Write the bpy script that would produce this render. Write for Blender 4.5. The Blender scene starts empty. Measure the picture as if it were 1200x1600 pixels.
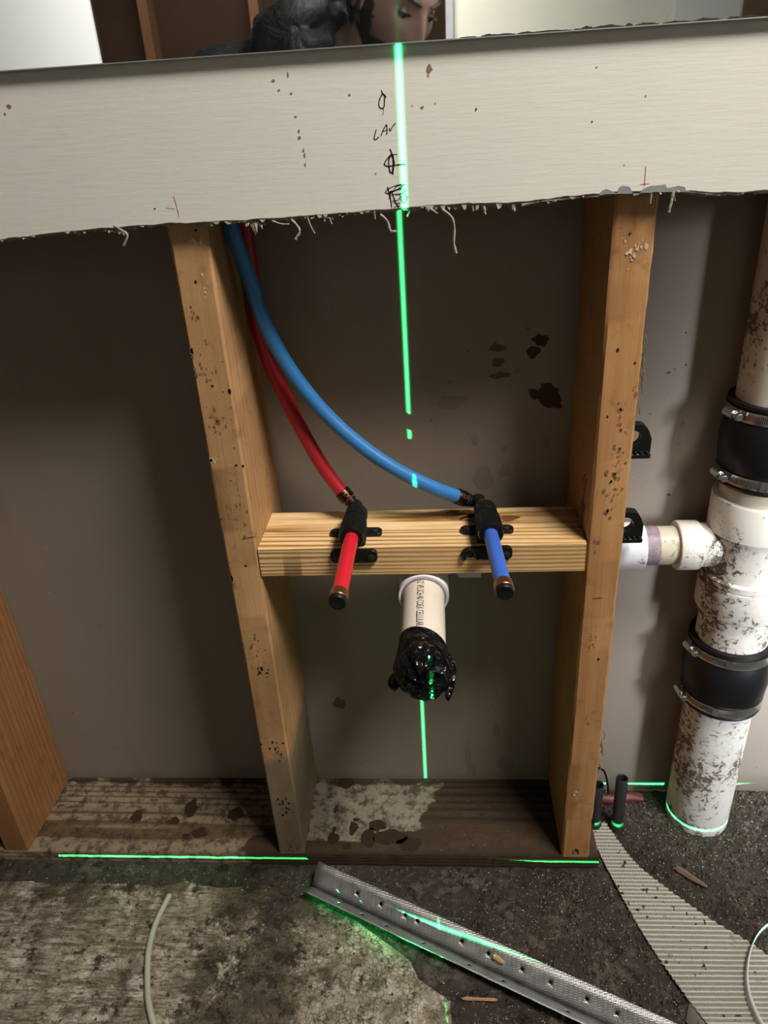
import bpy, bmesh, math, random
from mathutils import Vector, Matrix, noise
random.seed(7)
C = bpy.context.scene.collection
sc = bpy.context.scene
V = Vector
# ---------------- camera, world, lights, exposure ----------------
cd = bpy.data.cameras.new('camera'); cam = bpy.data.objects.new('camera', cd); C.objects.link(cam)
RT = V([0.9968927,0.056077,-0.0553202]); DN = V([-0.0229227,-0.4653751,-0.8848167]); FW = V([-0.0753625,0.8833354,-0.4626436]); CAM = V([0.24593,-0.717864,0.971056])
cd.sensor_fit = 'VERTICAL'; cd.sensor_height = 24.0; cd.lens = 1163.677 * 24.0 / 1600.0
cd.clip_start = 0.01
cam.matrix_world = Matrix(((RT[0], -DN[0], -FW[0], CAM[0]), (RT[1], -DN[1], -FW[1], CAM[1]), (RT[2], -DN[2], -FW[2], CAM[2]), (0, 0, 0, 1)))
sc.camera = cam
sc.view_settings.view_transform = 'Standard'; sc.view_settings.look = 'None'
sc.view_settings.gamma = 1.0; sc.view_settings.exposure = 0.42; sc.view_settings.use_curve_mapping = False
w = bpy.data.worlds.new('world'); sc.world = w; w.use_nodes = True
w.node_tree.nodes['Background'].inputs[0].default_value = (0.75, 0.85, 1.0, 1); w.node_tree.nodes['Background'].inputs[1].default_value = 0.6

def area(name, loc, target, sx, sy, power, col, spread=180):
    l = bpy.data.lights.new(name, 'AREA'); l.shape = 'RECTANGLE'; l.size = sx; l.size_y = sy; l.energy = power; l.color = col; l.spread = math.radians(spread)
    o = bpy.data.objects.new(name, l); C.objects.link(o); o.location = loc
    o.rotation_euler = (V(target) - V(loc)).to_track_quat('-Z', 'Y').to_euler(); return o
WINX = 1.62
area('window_daylight', (WINX - 0.03, -1.12, 0.98), (1.21, 0.05, 0.57), 0.34, 0.6, 17.0, (0.84, 0.90, 1.0), 46)
area('ceiling_lamp_light', (1.05, -0.66, 2.30), (0.42, 0.0, 0.85), 0.7, 0.35, 20.0, (1.0, 0.95, 0.87), 120)
area('front_wall_fill', (-0.2, -1.7, 2.25), (-0.4, -2.5, 1.2), 1.0, 0.5, 20.0, (1.0, 0.97, 0.92), 110)  # added lamp, no doorway there: brightens the far wall for the mirror

# crossed laser level: two point lamps whose output is a thin sheet of green light
LX, LY, LZ = 0.325, -1.30, 0.029
def laser(name, n, half, strength, az=None):
    l = bpy.data.lights.new(name, 'POINT'); l.energy = 1.0; l.color = (1, 1, 1); l.shadow_soft_size = 0.0
    l.use_nodes = True; nt = l.node_tree; nt.nodes.clear()
    out = nt.nodes.new('ShaderNodeOutputLight'); em = nt.nodes.new('ShaderNodeEmission'); g = nt.nodes.new('ShaderNodeNewGeometry')
    em.inputs[0].default_value = (0.035, 1.0, 0.20, 1)
    def vm(op, a, b):
        m = nt.nodes.new('ShaderNodeVectorMath'); m.operation = op; nt.links.new(a, m.inputs[0]); m.inputs[1].default_value = b; return m.outputs['Value']
    def mt(op, a, b, cl=False):
        m = nt.nodes.new('ShaderNodeMath'); m.operation = op; m.use_clamp = cl
        for i, q in enumerate((a, b)):
            if isinstance(q, (int, float)): m.inputs[i].default_value = q
            else: nt.links.new(q, m.inputs[i])
        return m.outputs[0]
    inc = g.outputs['Incoming']
    d = mt('DIVIDE', mt('ABSOLUTE', vm('DOT_PRODUCT', inc, n), 0), half)
    gs = mt('POWER', 2.718, mt('MULTIPLY', mt('MULTIPLY', d, d), -1.0))
    halo = mt('MULTIPLY', mt('POWER', 2.718, mt('MULTIPLY', d, -0.35)), 0.0025)
    s = mt('ADD', gs, halo)
    if az is not None:
        s = mt('MULTIPLY', s, mt('GREATER_THAN', mt('MULTIPLY', vm('DOT_PRODUCT', inc, az), 1), 0.0))
    nt.links.new(mt('MULTIPLY', s, strength), em.inputs[1]); nt.links.new(em.outputs[0], out.inputs[0])
    o = bpy.data.objects.new(name, l); C.objects.link(o); o.location = (LX, LY, LZ); return o
vn = V((1.0, 0.078, 0.004)).normalized()
LASER_SIGN = 1.0
laser('laser_vertical_fan', tuple(vn), 0.00115, 1600.0, (0, LASER_SIGN, 0))
ea = math.radians(-26.9)
laser('laser_horizontal_fan', (0, 0, 1), 0.00105, 3000.0, (LASER_SIGN * math.cos(ea), -LASER_SIGN * math.sin(ea), 0))

# ---------------- helpers ----------------
def tag(o, label=None, cat=None, group=None, kind=None):
    if label: o['label'] = label
    if cat: o['category'] = cat
    if group: o['group'] = group
    if kind: o['kind'] = kind
    return o
def obj(name, bm, mats, parent=None, origin=None, smooth=True):
    me = bpy.data.meshes.new(name)
    origin = V(origin) if origin is not None else (V(parent['_o']) if parent is not None and '_o' in parent else V((0, 0, 0)))
    bmesh.ops.translate(bm, verts=bm.verts, vec=-origin)
    bm.normal_update(); bm.to_mesh(me); bm.free()
    for m in (mats if isinstance(mats, (list, tuple)) else [mats]): me.materials.append(m)
    for p in me.polygons: p.use_smooth = smooth
    o = bpy.data.objects.new(name, me); C.objects.link(o)
    if parent is not None:
        o.parent = parent
    else:
        o.location = origin
    if smooth:
        try: me.set_sharp_from_angle(angle=math.radians(38))
        except Exception: pass
    return o
def empty(name, loc, label, cat, group=None):
    o = bpy.data.objects.new(name, None); C.objects.link(o); o.location = loc; o.empty_display_size = 0.02
    o['_o'] = tuple(loc); return tag(o, label, cat, group)
def fin():
    for o in bpy.data.objects:
        if '_o' in o: del o['_o']
def BM(): return bmesh.new()
def setmat(faces, i):
    for f in faces: f.material_index = i
def add_box(bm, lo, hi, bev=0.0, mi=0, seg=1):
    lo = V(lo); hi = V(hi)
    r = bmesh.ops.create_cube(bm, size=1.0); vs = r['verts']
    for v in vs: v.co = V(((lo[i] + hi[i]) / 2 + v.co[i] * (hi[i] - lo[i])) for i in range(3))
    fs = list({f for v in vs for f in v.link_faces}); setmat(fs, mi)
    if bev > 0:
        es = list({e for v in vs for e in v.link_edges})
        r2 = bmesh.ops.bevel(bm, geom=es, offset=bev, segments=seg, affect='EDGES', profile=0.7); setmat(r2['faces'], mi)
def frame(t, up=None):
    t = V(t).normalized(); up = V(up) if up is not None else (V((0, 0, 1)) if abs(t.z) < 0.9 else V((1, 0, 0)))
    s = t.cross(up).normalized(); return t, s, s.cross(t).normalized()
def catmull(pts, n=8):
    P = [V(p) for p in pts]; P = [P[0] * 2 - P[1]] + P + [P[-1] * 2 - P[-2]]; out = []
    for i in range(1, len(P) - 2):
        for k in range(n):
            t = k / n; a, b, c, d = P[i - 1:i + 3]
            out.append(0.5 * ((2 * b) + (c - a) * t + (2 * a - 5 * b + 4 * c - d) * t * t + (3 * b - a - 3 * c + d) * t ** 3))
    out.append(P[-2]); return out
def add_tube(bm, pts, r, seg=20, caps=True, mi=0, jit=0.0):
    pts = [V(p) for p in pts]; n = len(pts); rs = r if isinstance(r, (list, tuple)) else [r] * n
    rings = []; t0 = (pts[1] - pts[0]).normalized(); _, s, u = frame(t0)
    for i, p in enumerate(pts):
        t = (pts[min(i + 1, n - 1)] - pts[max(i - 1, 0)]).normalized()
        s = (s - t * s.dot(t)).normalized(); u = t.cross(s)
        rings.append([bm.verts.new(p + (s * math.cos(2 * math.pi * k / seg) + u * math.sin(2 * math.pi * k / seg)) * rs[i] * (1 + random.uniform(-jit, jit))) for k in range(seg)])
    for i in range(n - 1):
        for k in range(seg):
            f = bm.faces.new((rings[i][k], rings[i][(k + 1) % seg], rings[i + 1][(k + 1) % seg], rings[i + 1][k])); f.material_index = mi
    if caps:
        f = bm.faces.new(list(reversed(rings[0]))); f.material_index = mi
        f = bm.faces.new(rings[-1]); f.material_index = mi
    return rings
def add_lathe(bm, o, axis, prof, seg=48, mi=0, up=None):
    # prof: list of (distance along axis, radius); closed when first/last radius is 0
    o = V(o); t, s, u = frame(axis, up); rings = []
    for a, r in prof:
        if r <= 1e-6: rings.append([bm.verts.new(o + t * a)])
        else: rings.append([bm.verts.new(o + t * a + (s * math.cos(2 * math.pi * k / seg) + u * math.sin(2 * math.pi * k / seg)) * r) for k in range(seg)])
    for A, B in zip(rings, rings[1:]):
        for k in range(seg):
            k2 = (k + 1) % seg
            q = [A[k % len(A)], A[k2 % len(A)], B[k2 % len(B)], B[k % len(B)]]
            q2 = []
            for v in q:
                if v not in q2: q2.append(v)
            if len(q2) > 2:
                f = bm.faces.new(q2); f.material_index = mi
def add_poly(bm, pts, mi=0):
    f = bm.faces.new([bm.verts.new(p) for p in pts]); f.material_index = mi; return f
def blob_pts(rx, rz, rough=0.22, n=22):
    ph = random.uniform(0, 99); out = []
    for k in range(n):
        a = 2 * math.pi * k / n; q = 1 + rough * 1.8 * noise.noise(V((math.cos(a) * 1.3 + ph, math.sin(a) * 1.3, ph))) + random.uniform(-rough, rough) * 0.35
        out.append((math.cos(a) * rx * q, math.sin(a) * rz * q))
    return out
def wall_blob(bm, y, c, mi, rough=0.25):       # a stain lying on a wall plane facing -Y
    x, z, rx, rz = c[:4]; pts = blob_pts(rx, rz, rough)
    ctr = bm.verts.new((x, y, z)); vs = [bm.verts.new((x + a, y, z + b)) for a, b in pts]
    for i in range(len(vs)):
        f = bm.faces.new((ctr, vs[i], vs[(i + 1) % len(vs)])); f.material_index = mi
def speckle(bm, y, c, mi):       # a patch of many small flecks
    x, z, rx, rz = c[:4]
    for k in range(int(8 + 80000 * rx * rz)):
        a, b = random.gauss(0, 0.5), random.gauss(0, 0.5); xl = 0.0 if x < 0.2 else 0.4059; a = (min(max(x + a * rx, xl + 0.003), xl + 0.035) - x) / rx; r_ = 0.0003 + 0.0016 * random.random() ** 3
        pts = blob_pts(r_, r_ * random.uniform(0.8, 2.2), 0.4, 7); f = bm.faces.new([bm.verts.new((x + a * rx + p, y, z + b * rz + q)) for p, q in pts]); f.material_index = mi
def wall_stroke(bm, y, wd, pts, mi):
    P = catmull([(p[0], 0, p[1]) for p in pts], 6) if len(pts) > 2 else [V((p[0], 0, p[1])) for p in pts]
    L = []
    for i, p in enumerate(P):
        t = (P[min(i + 1, len(P) - 1)] - P[max(i - 1, 0)]); t = t.normalized() if t.length > 0 else V((1, 0, 0))
        n = V((-t.z, 0, t.x)) * wd * random.uniform(0.4, 0.6) * (0.6 if i in (0, len(P) - 1) else 1)
        L.append((bm.verts.new((p.x + n.x, y, p.z + n.z)), bm.verts.new((p.x - n.x, y, p.z - n.z))))
    for a, b in zip(L, L[1:]):
        f = bm.faces.new((a[0], b[0], b[1], a[1])); f.material_index = mi

# ---------------- materials ----------------
class N:
    def __init__(s, name, rough=0.6, metal=0.0, spec=0.5):
        s.m = bpy.data.materials.new(name); s.m.use_nodes = True; s.t = s.m.node_tree; s.b = s.t.nodes['Principled BSDF']
        s.b.inputs['Roughness'].default_value = rough; s.b.inputs['Metallic'].default_value = metal
        s.b.inputs['Specular IOR Level'].default_value = spec
        s.tc = s.t.nodes.new('ShaderNodeTexCoord'); s.co = s.tc.outputs['Object']
    def new(s, k): return s.t.nodes.new('ShaderNode' + k)
    def lk(s, a, b): s.t.links.new(a, b)
    def put(s, sock, v):
        if isinstance(v, bpy.types.NodeSocket): s.lk(v, sock)
        elif isinstance(v, (tuple, list)) and len(v) == 3 and sock.type == 'RGBA': sock.default_value = (*v, 1)
        else: sock.default_value = v
    def map(s, scale=(1, 1, 1), loc=(0, 0, 0), rot=(0, 0, 0), src=None):
        n = s.new('Mapping'); s.lk(src or s.co, n.inputs[0]); n.inputs['Scale'].default_value = scale; n.inputs['Location'].default_value = loc; n.inputs['Rotation'].default_value = rot; return n.outputs[0]
    def noise(s, scale, detail=4, rough=0.55, vec=None, dist=0.0, col=False):
        n = s.new('TexNoise'); s.lk(vec or s.co, n.inputs['Vector']); n.inputs['Scale'].default_value = scale; n.inputs['Detail'].default_value = detail; n.inputs['Roughness'].default_value = rough; n.inputs['Distortion'].default_value = dist
        return n.outputs['Color' if col else 'Fac']
    def vor(s, scale, feat='F1', vec=None, out='Distance', rnd=1.0):
        n = s.new('TexVoronoi'); n.feature = feat; s.lk(vec or s.co, n.inputs['Vector']); n.inputs['Scale'].default_value = scale; n.inputs['Randomness'].default_value = rnd; return n.outputs[out]
    def ramp(s, f, stops):
        n = s.new('ValToRGB'); s.put(n.inputs[0], f); e = n.color_ramp.elements
        while len(e) < len(stops): e.new(0.5)
        for i, (p, c) in enumerate(stops):
            e[i].position = p; e[i].color = (*c, 1) if isinstance(c, (tuple, list)) else (c, c, c, 1)
        return n.outputs[0]
    def mix(s, f, a, b, mode='MIX'):
        n = s.new('MixRGB'); n.blend_type = mode; s.put(n.inputs[0], f); s.put(n.inputs[1], a); s.put(n.inputs[2], b); return n.outputs[0]
    def math(s, op, a, b=0.0, cl=False):
        n = s.new('Math'); n.operation = op; n.use_clamp = cl; s.put(n.inputs[0], a); s.put(n.inputs[1], b); return n.outputs[0]
    def sep(s, src=None):
        n = s.new('SeparateXYZ'); s.lk(src or s.co, n.inputs[0]); return n.outputs
    def vadd(s, a, b, k):
        n = s.new('VectorMath'); n.operation = 'MULTIPLY_ADD'; s.lk(b, n.inputs[0]); n.inputs[1].default_value = k; s.lk(a, n.inputs[2]); return n.outputs[0]
    def attr(s, name):
        n = s.new('Attribute'); n.attribute_name = name; return n.outputs['Fac']
    def col(s, v): s.put(s.b.inputs['Base Color'], v); return s
    def bump(s, h, strength=0.3, dist=0.002):
        n = s.new('Bump'); s.put(n.inputs['Height'], h); n.inputs['Strength'].default_value = strength; n.inputs['Distance'].default_value = dist; s.lk(n.outputs[0], s.b.inputs['Normal']); return s
    def rough(s, v): s.put(s.b.inputs['Roughness'], v); return s
def flat(name, c, rough=0.6, metal=0.0, spec=0.5, var=0.12, sc_=60):
    n = N(name, rough, metal, spec); a = tuple(x * (1 - var) for x in c); b = tuple(min(1, x * (1 + var)) for x in c)
    return n.col(n.mix(n.noise(sc_), a, b)).m

def wood(name, light, mid, dark, axis='Z', period=0.006, centre=(0.02, 0.09, 0), dirt=0.35, bleach=None, contrast=1.0):
    n = N(name, 0.62, 0, 0.35)
    st = {'Z': (1, 1, 0.045), 'X': (0.045, 1, 1)}[axis]
    v = n.map(scale=st); warp = n.noise(16, 3, 0.5, vec=v, col=True)
    v2 = n.vadd(n.map(scale=st, loc=tuple(-c for c in centre)), warp, (0.03, 0.03, 0.03))
    wv = n.new('TexWave'); wv.wave_type = 'RINGS'; wv.rings_direction = axis; n.lk(v2, wv.inputs[0]); wv.inputs['Scale'].default_value = 0.314 / period
    wv.inputs['Distortion'].default_value = 2.4 if contrast > 0.9 else 3.0; wv.inputs['Detail'].default_value = 3; wv.inputs['Detail Scale'].default_value = 1.5
    rg = wv.outputs['Fac'] if contrast > 0.9 else n.mix(0.55, wv.outputs['Fac'], n.noise(60, 4, 0.6, vec=v))
    base = n.ramp(rg, [(0.0, light), (0.55 - 0.2 * contrast, tuple(0.5 * a + 0.5 * b for a, b in zip(light, mid))), (0.78, mid), (1.0 if contrast > 0.9 else 1.0, dark if contrast > 0.9 else tuple(0.5 * a + 0.5 * b for a, b in zip(mid, dark)))])
    fib = n.noise(420, 3, 0.6, vec=v)
    base = n.mix(0.35, base, n.ramp(fib, [(0.3, (0.55, 0.50, 0.45)), (0.7, (1, 1, 1))]), 'MULTIPLY')
    big = n.noise(7, 4, 0.6)
    base = n.mix(n.ramp(big, [(0.42, 0.0), (0.62, 0.45)]), base, tuple(0.72 * a + 0.28 * b for a, b in zip(mid, dark)))
    kn = n.vor(5.5, 'F1', vec=n.map(scale={'Z': (1, 1, 0.5), 'X': (0.5, 1, 1)}[axis], loc=(0.13, 0.07, 0.21)))
    base = n.mix(n.ramp(kn, [(0.035, 0.9), (0.06, 0.0)]), base, tuple(0.5 * a for a in dark))
    grime = n.noise(38, 6, 0.7); gm = n.ramp(grime, [(0.55, 0.0), (0.70, dirt)])
    base = n.mix(gm, base, tuple(0.35 * a for a in mid))
    base = n.mix(n.ramp(n.noise(170, 3, 0.6), [(0.68, 0.0), (0.74, dirt)]), base, tuple(0.2 * a for a in mid))
    if bleach:      # weathered grey foot of the stud: height limit, ragged with noise
        z = n.sep()[2]; zz = n.math('ADD', z, n.math('MULTIPLY', n.math('SUBTRACT', n.noise(30, 4), 0.5), 0.05))
        mk = n.ramp(n.math('DIVIDE', zz, bleach[0], True), [(0.88, 1.0), (1.0, 0.0)])
        base = n.mix(n.math('MULTIPLY', mk, 0.8), base, n.mix(n.noise(60, 5, 0.7), bleach[1], tuple(1.35 * a for a in bleach[1])))
    n.col(base); n.bump(n.math('ADD', n.math('MULTIPLY', wv.outputs['Fac'], 0.5), fib), 0.35, 0.0007)
    n.rough(n.ramp(fib, [(0.2, 0.5), (0.8, 0.75)])); return n.m

M_studA = wood('old_stud_wood', (0.56, 0.33, 0.155), (0.42, 0.225, 0.095), (0.18, 0.085, 0.032), 'Z', 0.012, (0.09, 0.30, 0), 0.5, (0.20, (0.12, 0.10, 0.075)), 0.5)
M_studB = wood('orange_stud_wood', (0.58, 0.315, 0.135), (0.43, 0.21, 0.08), (0.18, 0.075, 0.025), 'Z', 0.008, (0.05, 0.22, 0), 0.5, None, 0.6)
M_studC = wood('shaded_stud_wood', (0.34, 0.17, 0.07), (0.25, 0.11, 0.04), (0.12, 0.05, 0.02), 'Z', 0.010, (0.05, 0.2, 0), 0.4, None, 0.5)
M_block = wood('new_pine_block', (0.86, 0.62, 0.34), (0.60, 0.36, 0.14), (0.27, 0.12, 0.035), 'X', 0.0046, (0, 0.035, 0.12), 0.12, None, 1.0)
M_resin = N('resin_stain', 0.6); M_resin.col(M_resin.mix(M_resin.noise(90, 5, 0.7, vec=M_resin.map(scale=(0.2, 1, 1))), (0.05, 0.018, 0.008), (0.26, 0.12, 0.045))); M_resin = M_resin.m
def plate_material():
    n = N('dirty_sole_plate', 0.7, 0, 0.3); v = n.map(scale=(0.05, 1, 1)); warp = n.noise(14, 3, vec=v, col=True)
    v2 = n.vadd(n.map(scale=(0.05, 1, 1), loc=(0, 0.02, 0.06)), warp, (0.02, 0.03, 0.02))
    wv = n.new('TexWave'); wv.wave_type = 'RINGS'; wv.rings_direction = 'X'; n.lk(v2, wv.inputs[0]); wv.inputs['Scale'].default_value = 46; wv.inputs['Distortion'].default_value = 1.5; wv.inputs['Detail'].default_value = 2
    base = n.ramp(wv.outputs['Fac'], [(0.0, (0.235, 0.18, 0.12)), (0.80, (0.195, 0.145, 0.095)), (0.97, (0.10, 0.06, 0.032))])
    pale = n.attr('pale'); m = n.math('ADD', pale, n.math('MULTIPLY', n.math('SUBTRACT', n.noise(24, 5, 0.65), 0.5), 1.3))
    pm = n.ramp(m, [(0.47, 0.0), (0.55, 1.0)])
    palecol = n.mix(n.noise(45, 5, 0.65), (0.13, 0.105, 0.075), (0.32, 0.27, 0.205))
    base = n.mix(pm, base, palecol)
    darker = n.attr('darker'); m2 = n.math('ADD', darker, n.math('MULTIPLY', n.math('SUBTRACT', n.noise(30, 5, 0.65), 0.5), 1.2))
    wm = n.ramp(m2, [(0.47, 0.0), (0.56, 0.93)])
    base = n.mix(wm, base, n.mix(wv.outputs['Fac'], (0.050, 0.024, 0.010), (0.018, 0.009, 0.005)))
    dirt = n.ramp(n.noise(55, 6, 0.72), [(0.47, 0.0), (0.60, 0.85)]); base = n.mix(dirt, base, (0.035, 0.025, 0.015))
    base = n.mix(n.ramp(n.noise(300, 2), [(0.74, 0.0), (0.78, 0.8)]), base, (0.55, 0.52, 0.46))
    n.col(base); n.bump(n.noise(120, 5, 0.7), 0.5, 0.0015); return n.m
M_plate = plate_material()
M_stain = N('dark_stain', 0.8, 0, 0.2); M_stain.col(M_stain.mix(M_stain.noise(150, 4), (0.022, 0.012, 0.006), (0.045, 0.026, 0.014))); M_stain = M_stain.m
def backing():
    n = N('drywall_backing_paper', 0.85, 0, 0.25)
    c = n.mix(n.noise(5, 4, 0.6), (0.235, 0.195, 0.155), (0.285, 0.242, 0.196))
    c = n.mix(0.35, c, n.ramp(n.noise(700, 3, 0.7), [(0.3, 0.72), (0.7, 1.0)]), 'MULTIPLY')
    st = n.ramp(n.noise(9, 4, 0.6, vec=n.map(scale=(3, 1, 0.35))), [(0.56, 0.0), (0.72, 0.35)]); c = n.mix(st, c, (0.20, 0.165, 0.13))
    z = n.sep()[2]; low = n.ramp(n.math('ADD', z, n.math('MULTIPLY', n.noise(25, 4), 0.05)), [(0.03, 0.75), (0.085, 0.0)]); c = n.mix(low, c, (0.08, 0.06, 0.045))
    c = n.mix(n.ramp(n.noise(120, 2, 0.5), [(0.73, 0.0), (0.77, 0.6)]), c, (0.09, 0.065, 0.045))
    n.col(c); n.bump(n.noise(600, 3), 0.12, 0.0005); return n.m
M_back = backing()
def stainmat(name, k, a=(0.05, 0.032, 0.02), b=(0.10, 0.07, 0.05)):
    n = N(name, 0.85, 0, 0.2); base = (0.26, 0.218, 0.175)
    n.col(n.mix(k, base, n.mix(n.noise(130, 4), a, b))); return n.m
M_st1, M_st2, M_st3 = stainmat('faint_wall_stain', 0.30), stainmat('wall_stain', 0.8), stainmat('dark_wall_stain', 0.97, (0.035, 0.02, 0.01), (0.055, 0.032, 0.018))
def paint():
    n = N('cream_painted_drywall', 0.5, 0, 0.4)
    c = n.mix(n.noise(6, 4), (0.64, 0.615, 0.56), (0.70, 0.67, 0.61))
    c = n.mix(n.ramp(n.noise(45, 4, 0.7), [(0.60, 0.0), (0.80, 0.25)]), c, (0.47, 0.43, 0.36))
    n.col(c); n.bump(n.noise(90, 4, 0.6, vec=n.map(scale=(0.3, 1, 3.2))), 0.16, 0.0012); return n.m
M_paint = paint()
M_gyp = flat('torn_gypsum_edge', (0.22, 0.22, 0.225), 0.9, var=0.3, sc_=180)
M_fuzz = flat('torn_paper_fibre', (0.27, 0.235, 0.19), 0.95, var=0.35, sc_=260)
M_ink = flat('black_marker', (0.012, 0.012, 0.016), 0.5)
M_redink = flat('red_pencil', (0.42, 0.06, 0.04), 0.7)
M_brownspot = flat('brown_spot', (0.22, 0.13, 0.06), 0.7, var=0.4, sc_=300)
M_hole = flat('nail_hole_dark', (0.012, 0.008, 0.005), 0.9)
M_orange = flat('rusty_orange_stain', (0.30, 0.10, 0.035), 0.7, var=0.3); M_scrape = flat('pale_scrape', (0.58, 0.45, 0.34), 0.7, var=0.3, sc_=200)
M_woodstain = flat('grey_wood_stain', (0.20, 0.115, 0.055), 0.8, var=0.5, sc_=500)
def mirror_mat():
    n = N('silvered_mirror', 0.015, 1.0); n.col((0.86, 0.88, 0.88))
    d = n.new('BsdfDiffuse'); d.inputs[0].default_value = (0.5, 0.5, 0.5, 1); mx = n.new('MixShader')
    f = n.math('ADD', n.math('MULTIPLY', n.ramp(n.noise(160, 3, 0.6), [(0.70, 0.0), (0.78, 1.0)]), 0.05), 0.007)
    n.lk(f, mx.inputs[0]); n.lk(n.b.outputs[0], mx.inputs[1]); n.lk(d.outputs[0], mx.inputs[2]); n.lk(mx.outputs[0], n.t.nodes['Material Output'].inputs[0]); return n.m
M_mirror = mirror_mat()
M_medge = flat('ground_glass_edge', (0.30, 0.33, 0.32), 0.3, 0.6)
M_desilver = flat('desilvered_edge', (0.02, 0.018, 0.015), 0.5)
def pex(name, c):
    n = N(name, 0.36, 0, 0.45); n.col(n.mix(n.ramp(n.noise(260, 3, 0.6), [(0.70, 0.0), (0.76, 0.6)]), n.mix(n.noise(20), c, tuple(0.8 * x for x in c)), tuple(min(1, x + 0.25) for x in c)))
    n.b.inputs['Subsurface Weight'].default_value = 0.0; n.bump(n.noise(80, 3), 0.05, 0.001); return n.m
M_blue = pex('blue_pex', (0.035, 0.19, 0.48)); M_blue2 = pex('blue_stub', (0.05, 0.13, 0.52)); M_red = pex('red_pex', (0.42, 0.012, 0.022)); M_red2 = pex('red_stub', (0.62, 0.015, 0.03))
def blackplastic(name, c=(0.006, 0.007, 0.006), r=0.38):
    n = N(name, r, 0, 0.28); n.col(n.mix(n.ramp(n.noise(330, 3, 0.6), [(0.70, 0.0), (0.77, 0.7)]), c, (0.09, 0.085, 0.07))); n.bump(n.noise(500, 3), 0.15, 0.0004); return n.m
M_blk = blackplastic('black_plastic'); M_rubber = blackplastic('black_rubber', (0.005, 0.005, 0.006), 0.42)
M_tape = N('black_tape', 0.20, 0, 0.35); M_tape.col((0.004, 0.004, 0.005)); M_tape.bump(M_tape.math('ADD', M_tape.vor(75, 'F1', vec=M_tape.vadd(M_tape.co, M_tape.noise(40, 3, col=True), (0.02, 0.02, 0.02))), M_tape.math('MULTIPLY', M_tape.noise(60, 2), 0.5)), 1.0, 0.008); M_tape = M_tape.m
M_copper = N('copper_ring', 0.32, 0.9); M_copper.col(M_copper.mix(M_copper.noise(200), (0.50, 0.20, 0.09), (0.28, 0.11, 0.05))); M_copper = M_copper.m
M_dkcopper = N('dark_crimp_ring', 0.3, 0.8); M_dkcopper.col((0.035, 0.016, 0.010)); M_dkcopper = M_dkcopper.m
M_steel = N('clamp_steel', 0.24, 0.95); M_steel.col(M_steel.mix(M_steel.noise(120, 4), (0.35, 0.33, 0.30), (0.62, 0.60, 0.57))); M_steel = M_steel.m
M_slot = flat('clamp_slot', (0.02, 0.02, 0.02), 0.6)
def pvc(name, base, dirt, seedloc=(0, 0, 0), grad=None):
    n = N(name, 0.42, 0, 0.4)
    c = n.mix(n.noise(14, 4), base, tuple(0.88 * x for x in base))
    v = n.map(loc=seedloc); w2 = n.vadd(v, n.noise(120, 3, col=True, vec=v), (0.012, 0.012, 0.012))
    fleck = n.noise(105, 6, 0.72, vec=w2, dist=0.6); amt = n.noise(11, 3, 0.6, vec=v)
    t = n.math('ADD', fleck, n.math('MULTIPLY', n.math('SUBTRACT', amt, 0.5), 0.7))
    t = n.math('ADD', t, n.math('MULTIPLY', n.math('SUBTRACT', n.noise(260, 4, 0.7, vec=w2), 0.5), 0.28))
    if grad:        # caked dirt band: mask on object X around a given place
        x = n.sep(); d = n.math('ABSOLUTE', n.math('SUBTRACT', x[0], grad[0])); t = n.math('ADD', t, n.math('MULTIPLY', n.math('SUBTRACT', 1.0, n.math('DIVIDE', d, grad[1]), True), grad[2]))
    lo = 0.70 - dirt * 0.16
    mk = n.ramp(t, [(lo, 0.0), (lo + 0.05, 0.95)])
    c = n.mix(n.ramp(t, [(lo - 0.10, 0.0), (lo, 0.22)]), c, (0.42, 0.36, 0.27))
    c = n.mix(mk, c, n.mix(n.noise(90), (0.065, 0.045, 0.028), (0.15, 0.11, 0.07)))
    n.col(c); n.bump(n.math('MULTIPLY', mk, 1.0), 0.3, 0.0006); n.rough(n.ramp(mk, [(0, 0.4), (1, 0.9)])); return n.m
M_pvcU = pvc('dirty_pvc_upper', (0.58, 0.51, 0.42), 0.75, (3, 1, 2)); M_pvcT = pvc('dirty_pvc_tee', (0.68, 0.64, 0.57), 0.32, (1, 2, 7), (-0.048, 0.030, 0.12)); M_pvcL = pvc('dirty_pvc_lower', (0.65, 0.62, 0.57), 0.95, (5, 5, 1))
M_pvcS = pvc('dirty_pvc_short', (0.66, 0.62, 0.55), 0.9, (2, 5, 4), (-0.045, 0.03, 0.12))
M_pvcY = pvc('yellowed_pvc', (0.56, 0.49, 0.36), 0.12, (8, 1, 1)); M_pvcW = pvc('white_pvc', (0.78, 0.79, 0.84), 0.02, (9, 9, 9)); M_pvcN = pvc('pvc_stub', (0.74, 0.66, 0.56), 0.12, (4, 2, 2))
M_purple = N('purple_primer', 0.5); M_purple.col(M_purple.mix(M_purple.noise(110, 4, 0.7), (0.07, 0.025, 0.085), (0.46, 0.38, 0.38))); M_purple = M_purple.m
M_conduit = blackplastic('grey_black_conduit', (0.022, 0.022, 0.022), 0.55)
def galv():
    n = N('galvanised_bead', 0.42, 0.8); c = n.mix(n.noise(60, 5, 0.7), (0.17, 0.17, 0.17), (0.44, 0.43, 0.42))
    g = n.vor(520, 'F1', rnd=0.1); c = n.mix(n.ramp(g, [(0.15, 0.35), (0.5, 0.0)]), c, (0.9, 0.9, 0.9))
    n.col(c); n.bump(g, 0.6, 0.0008); n.rough(n.ramp(n.noise(90), [(0.3, 0.33), (0.7, 0.55)])); return n.m
M_galv = galv()
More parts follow.
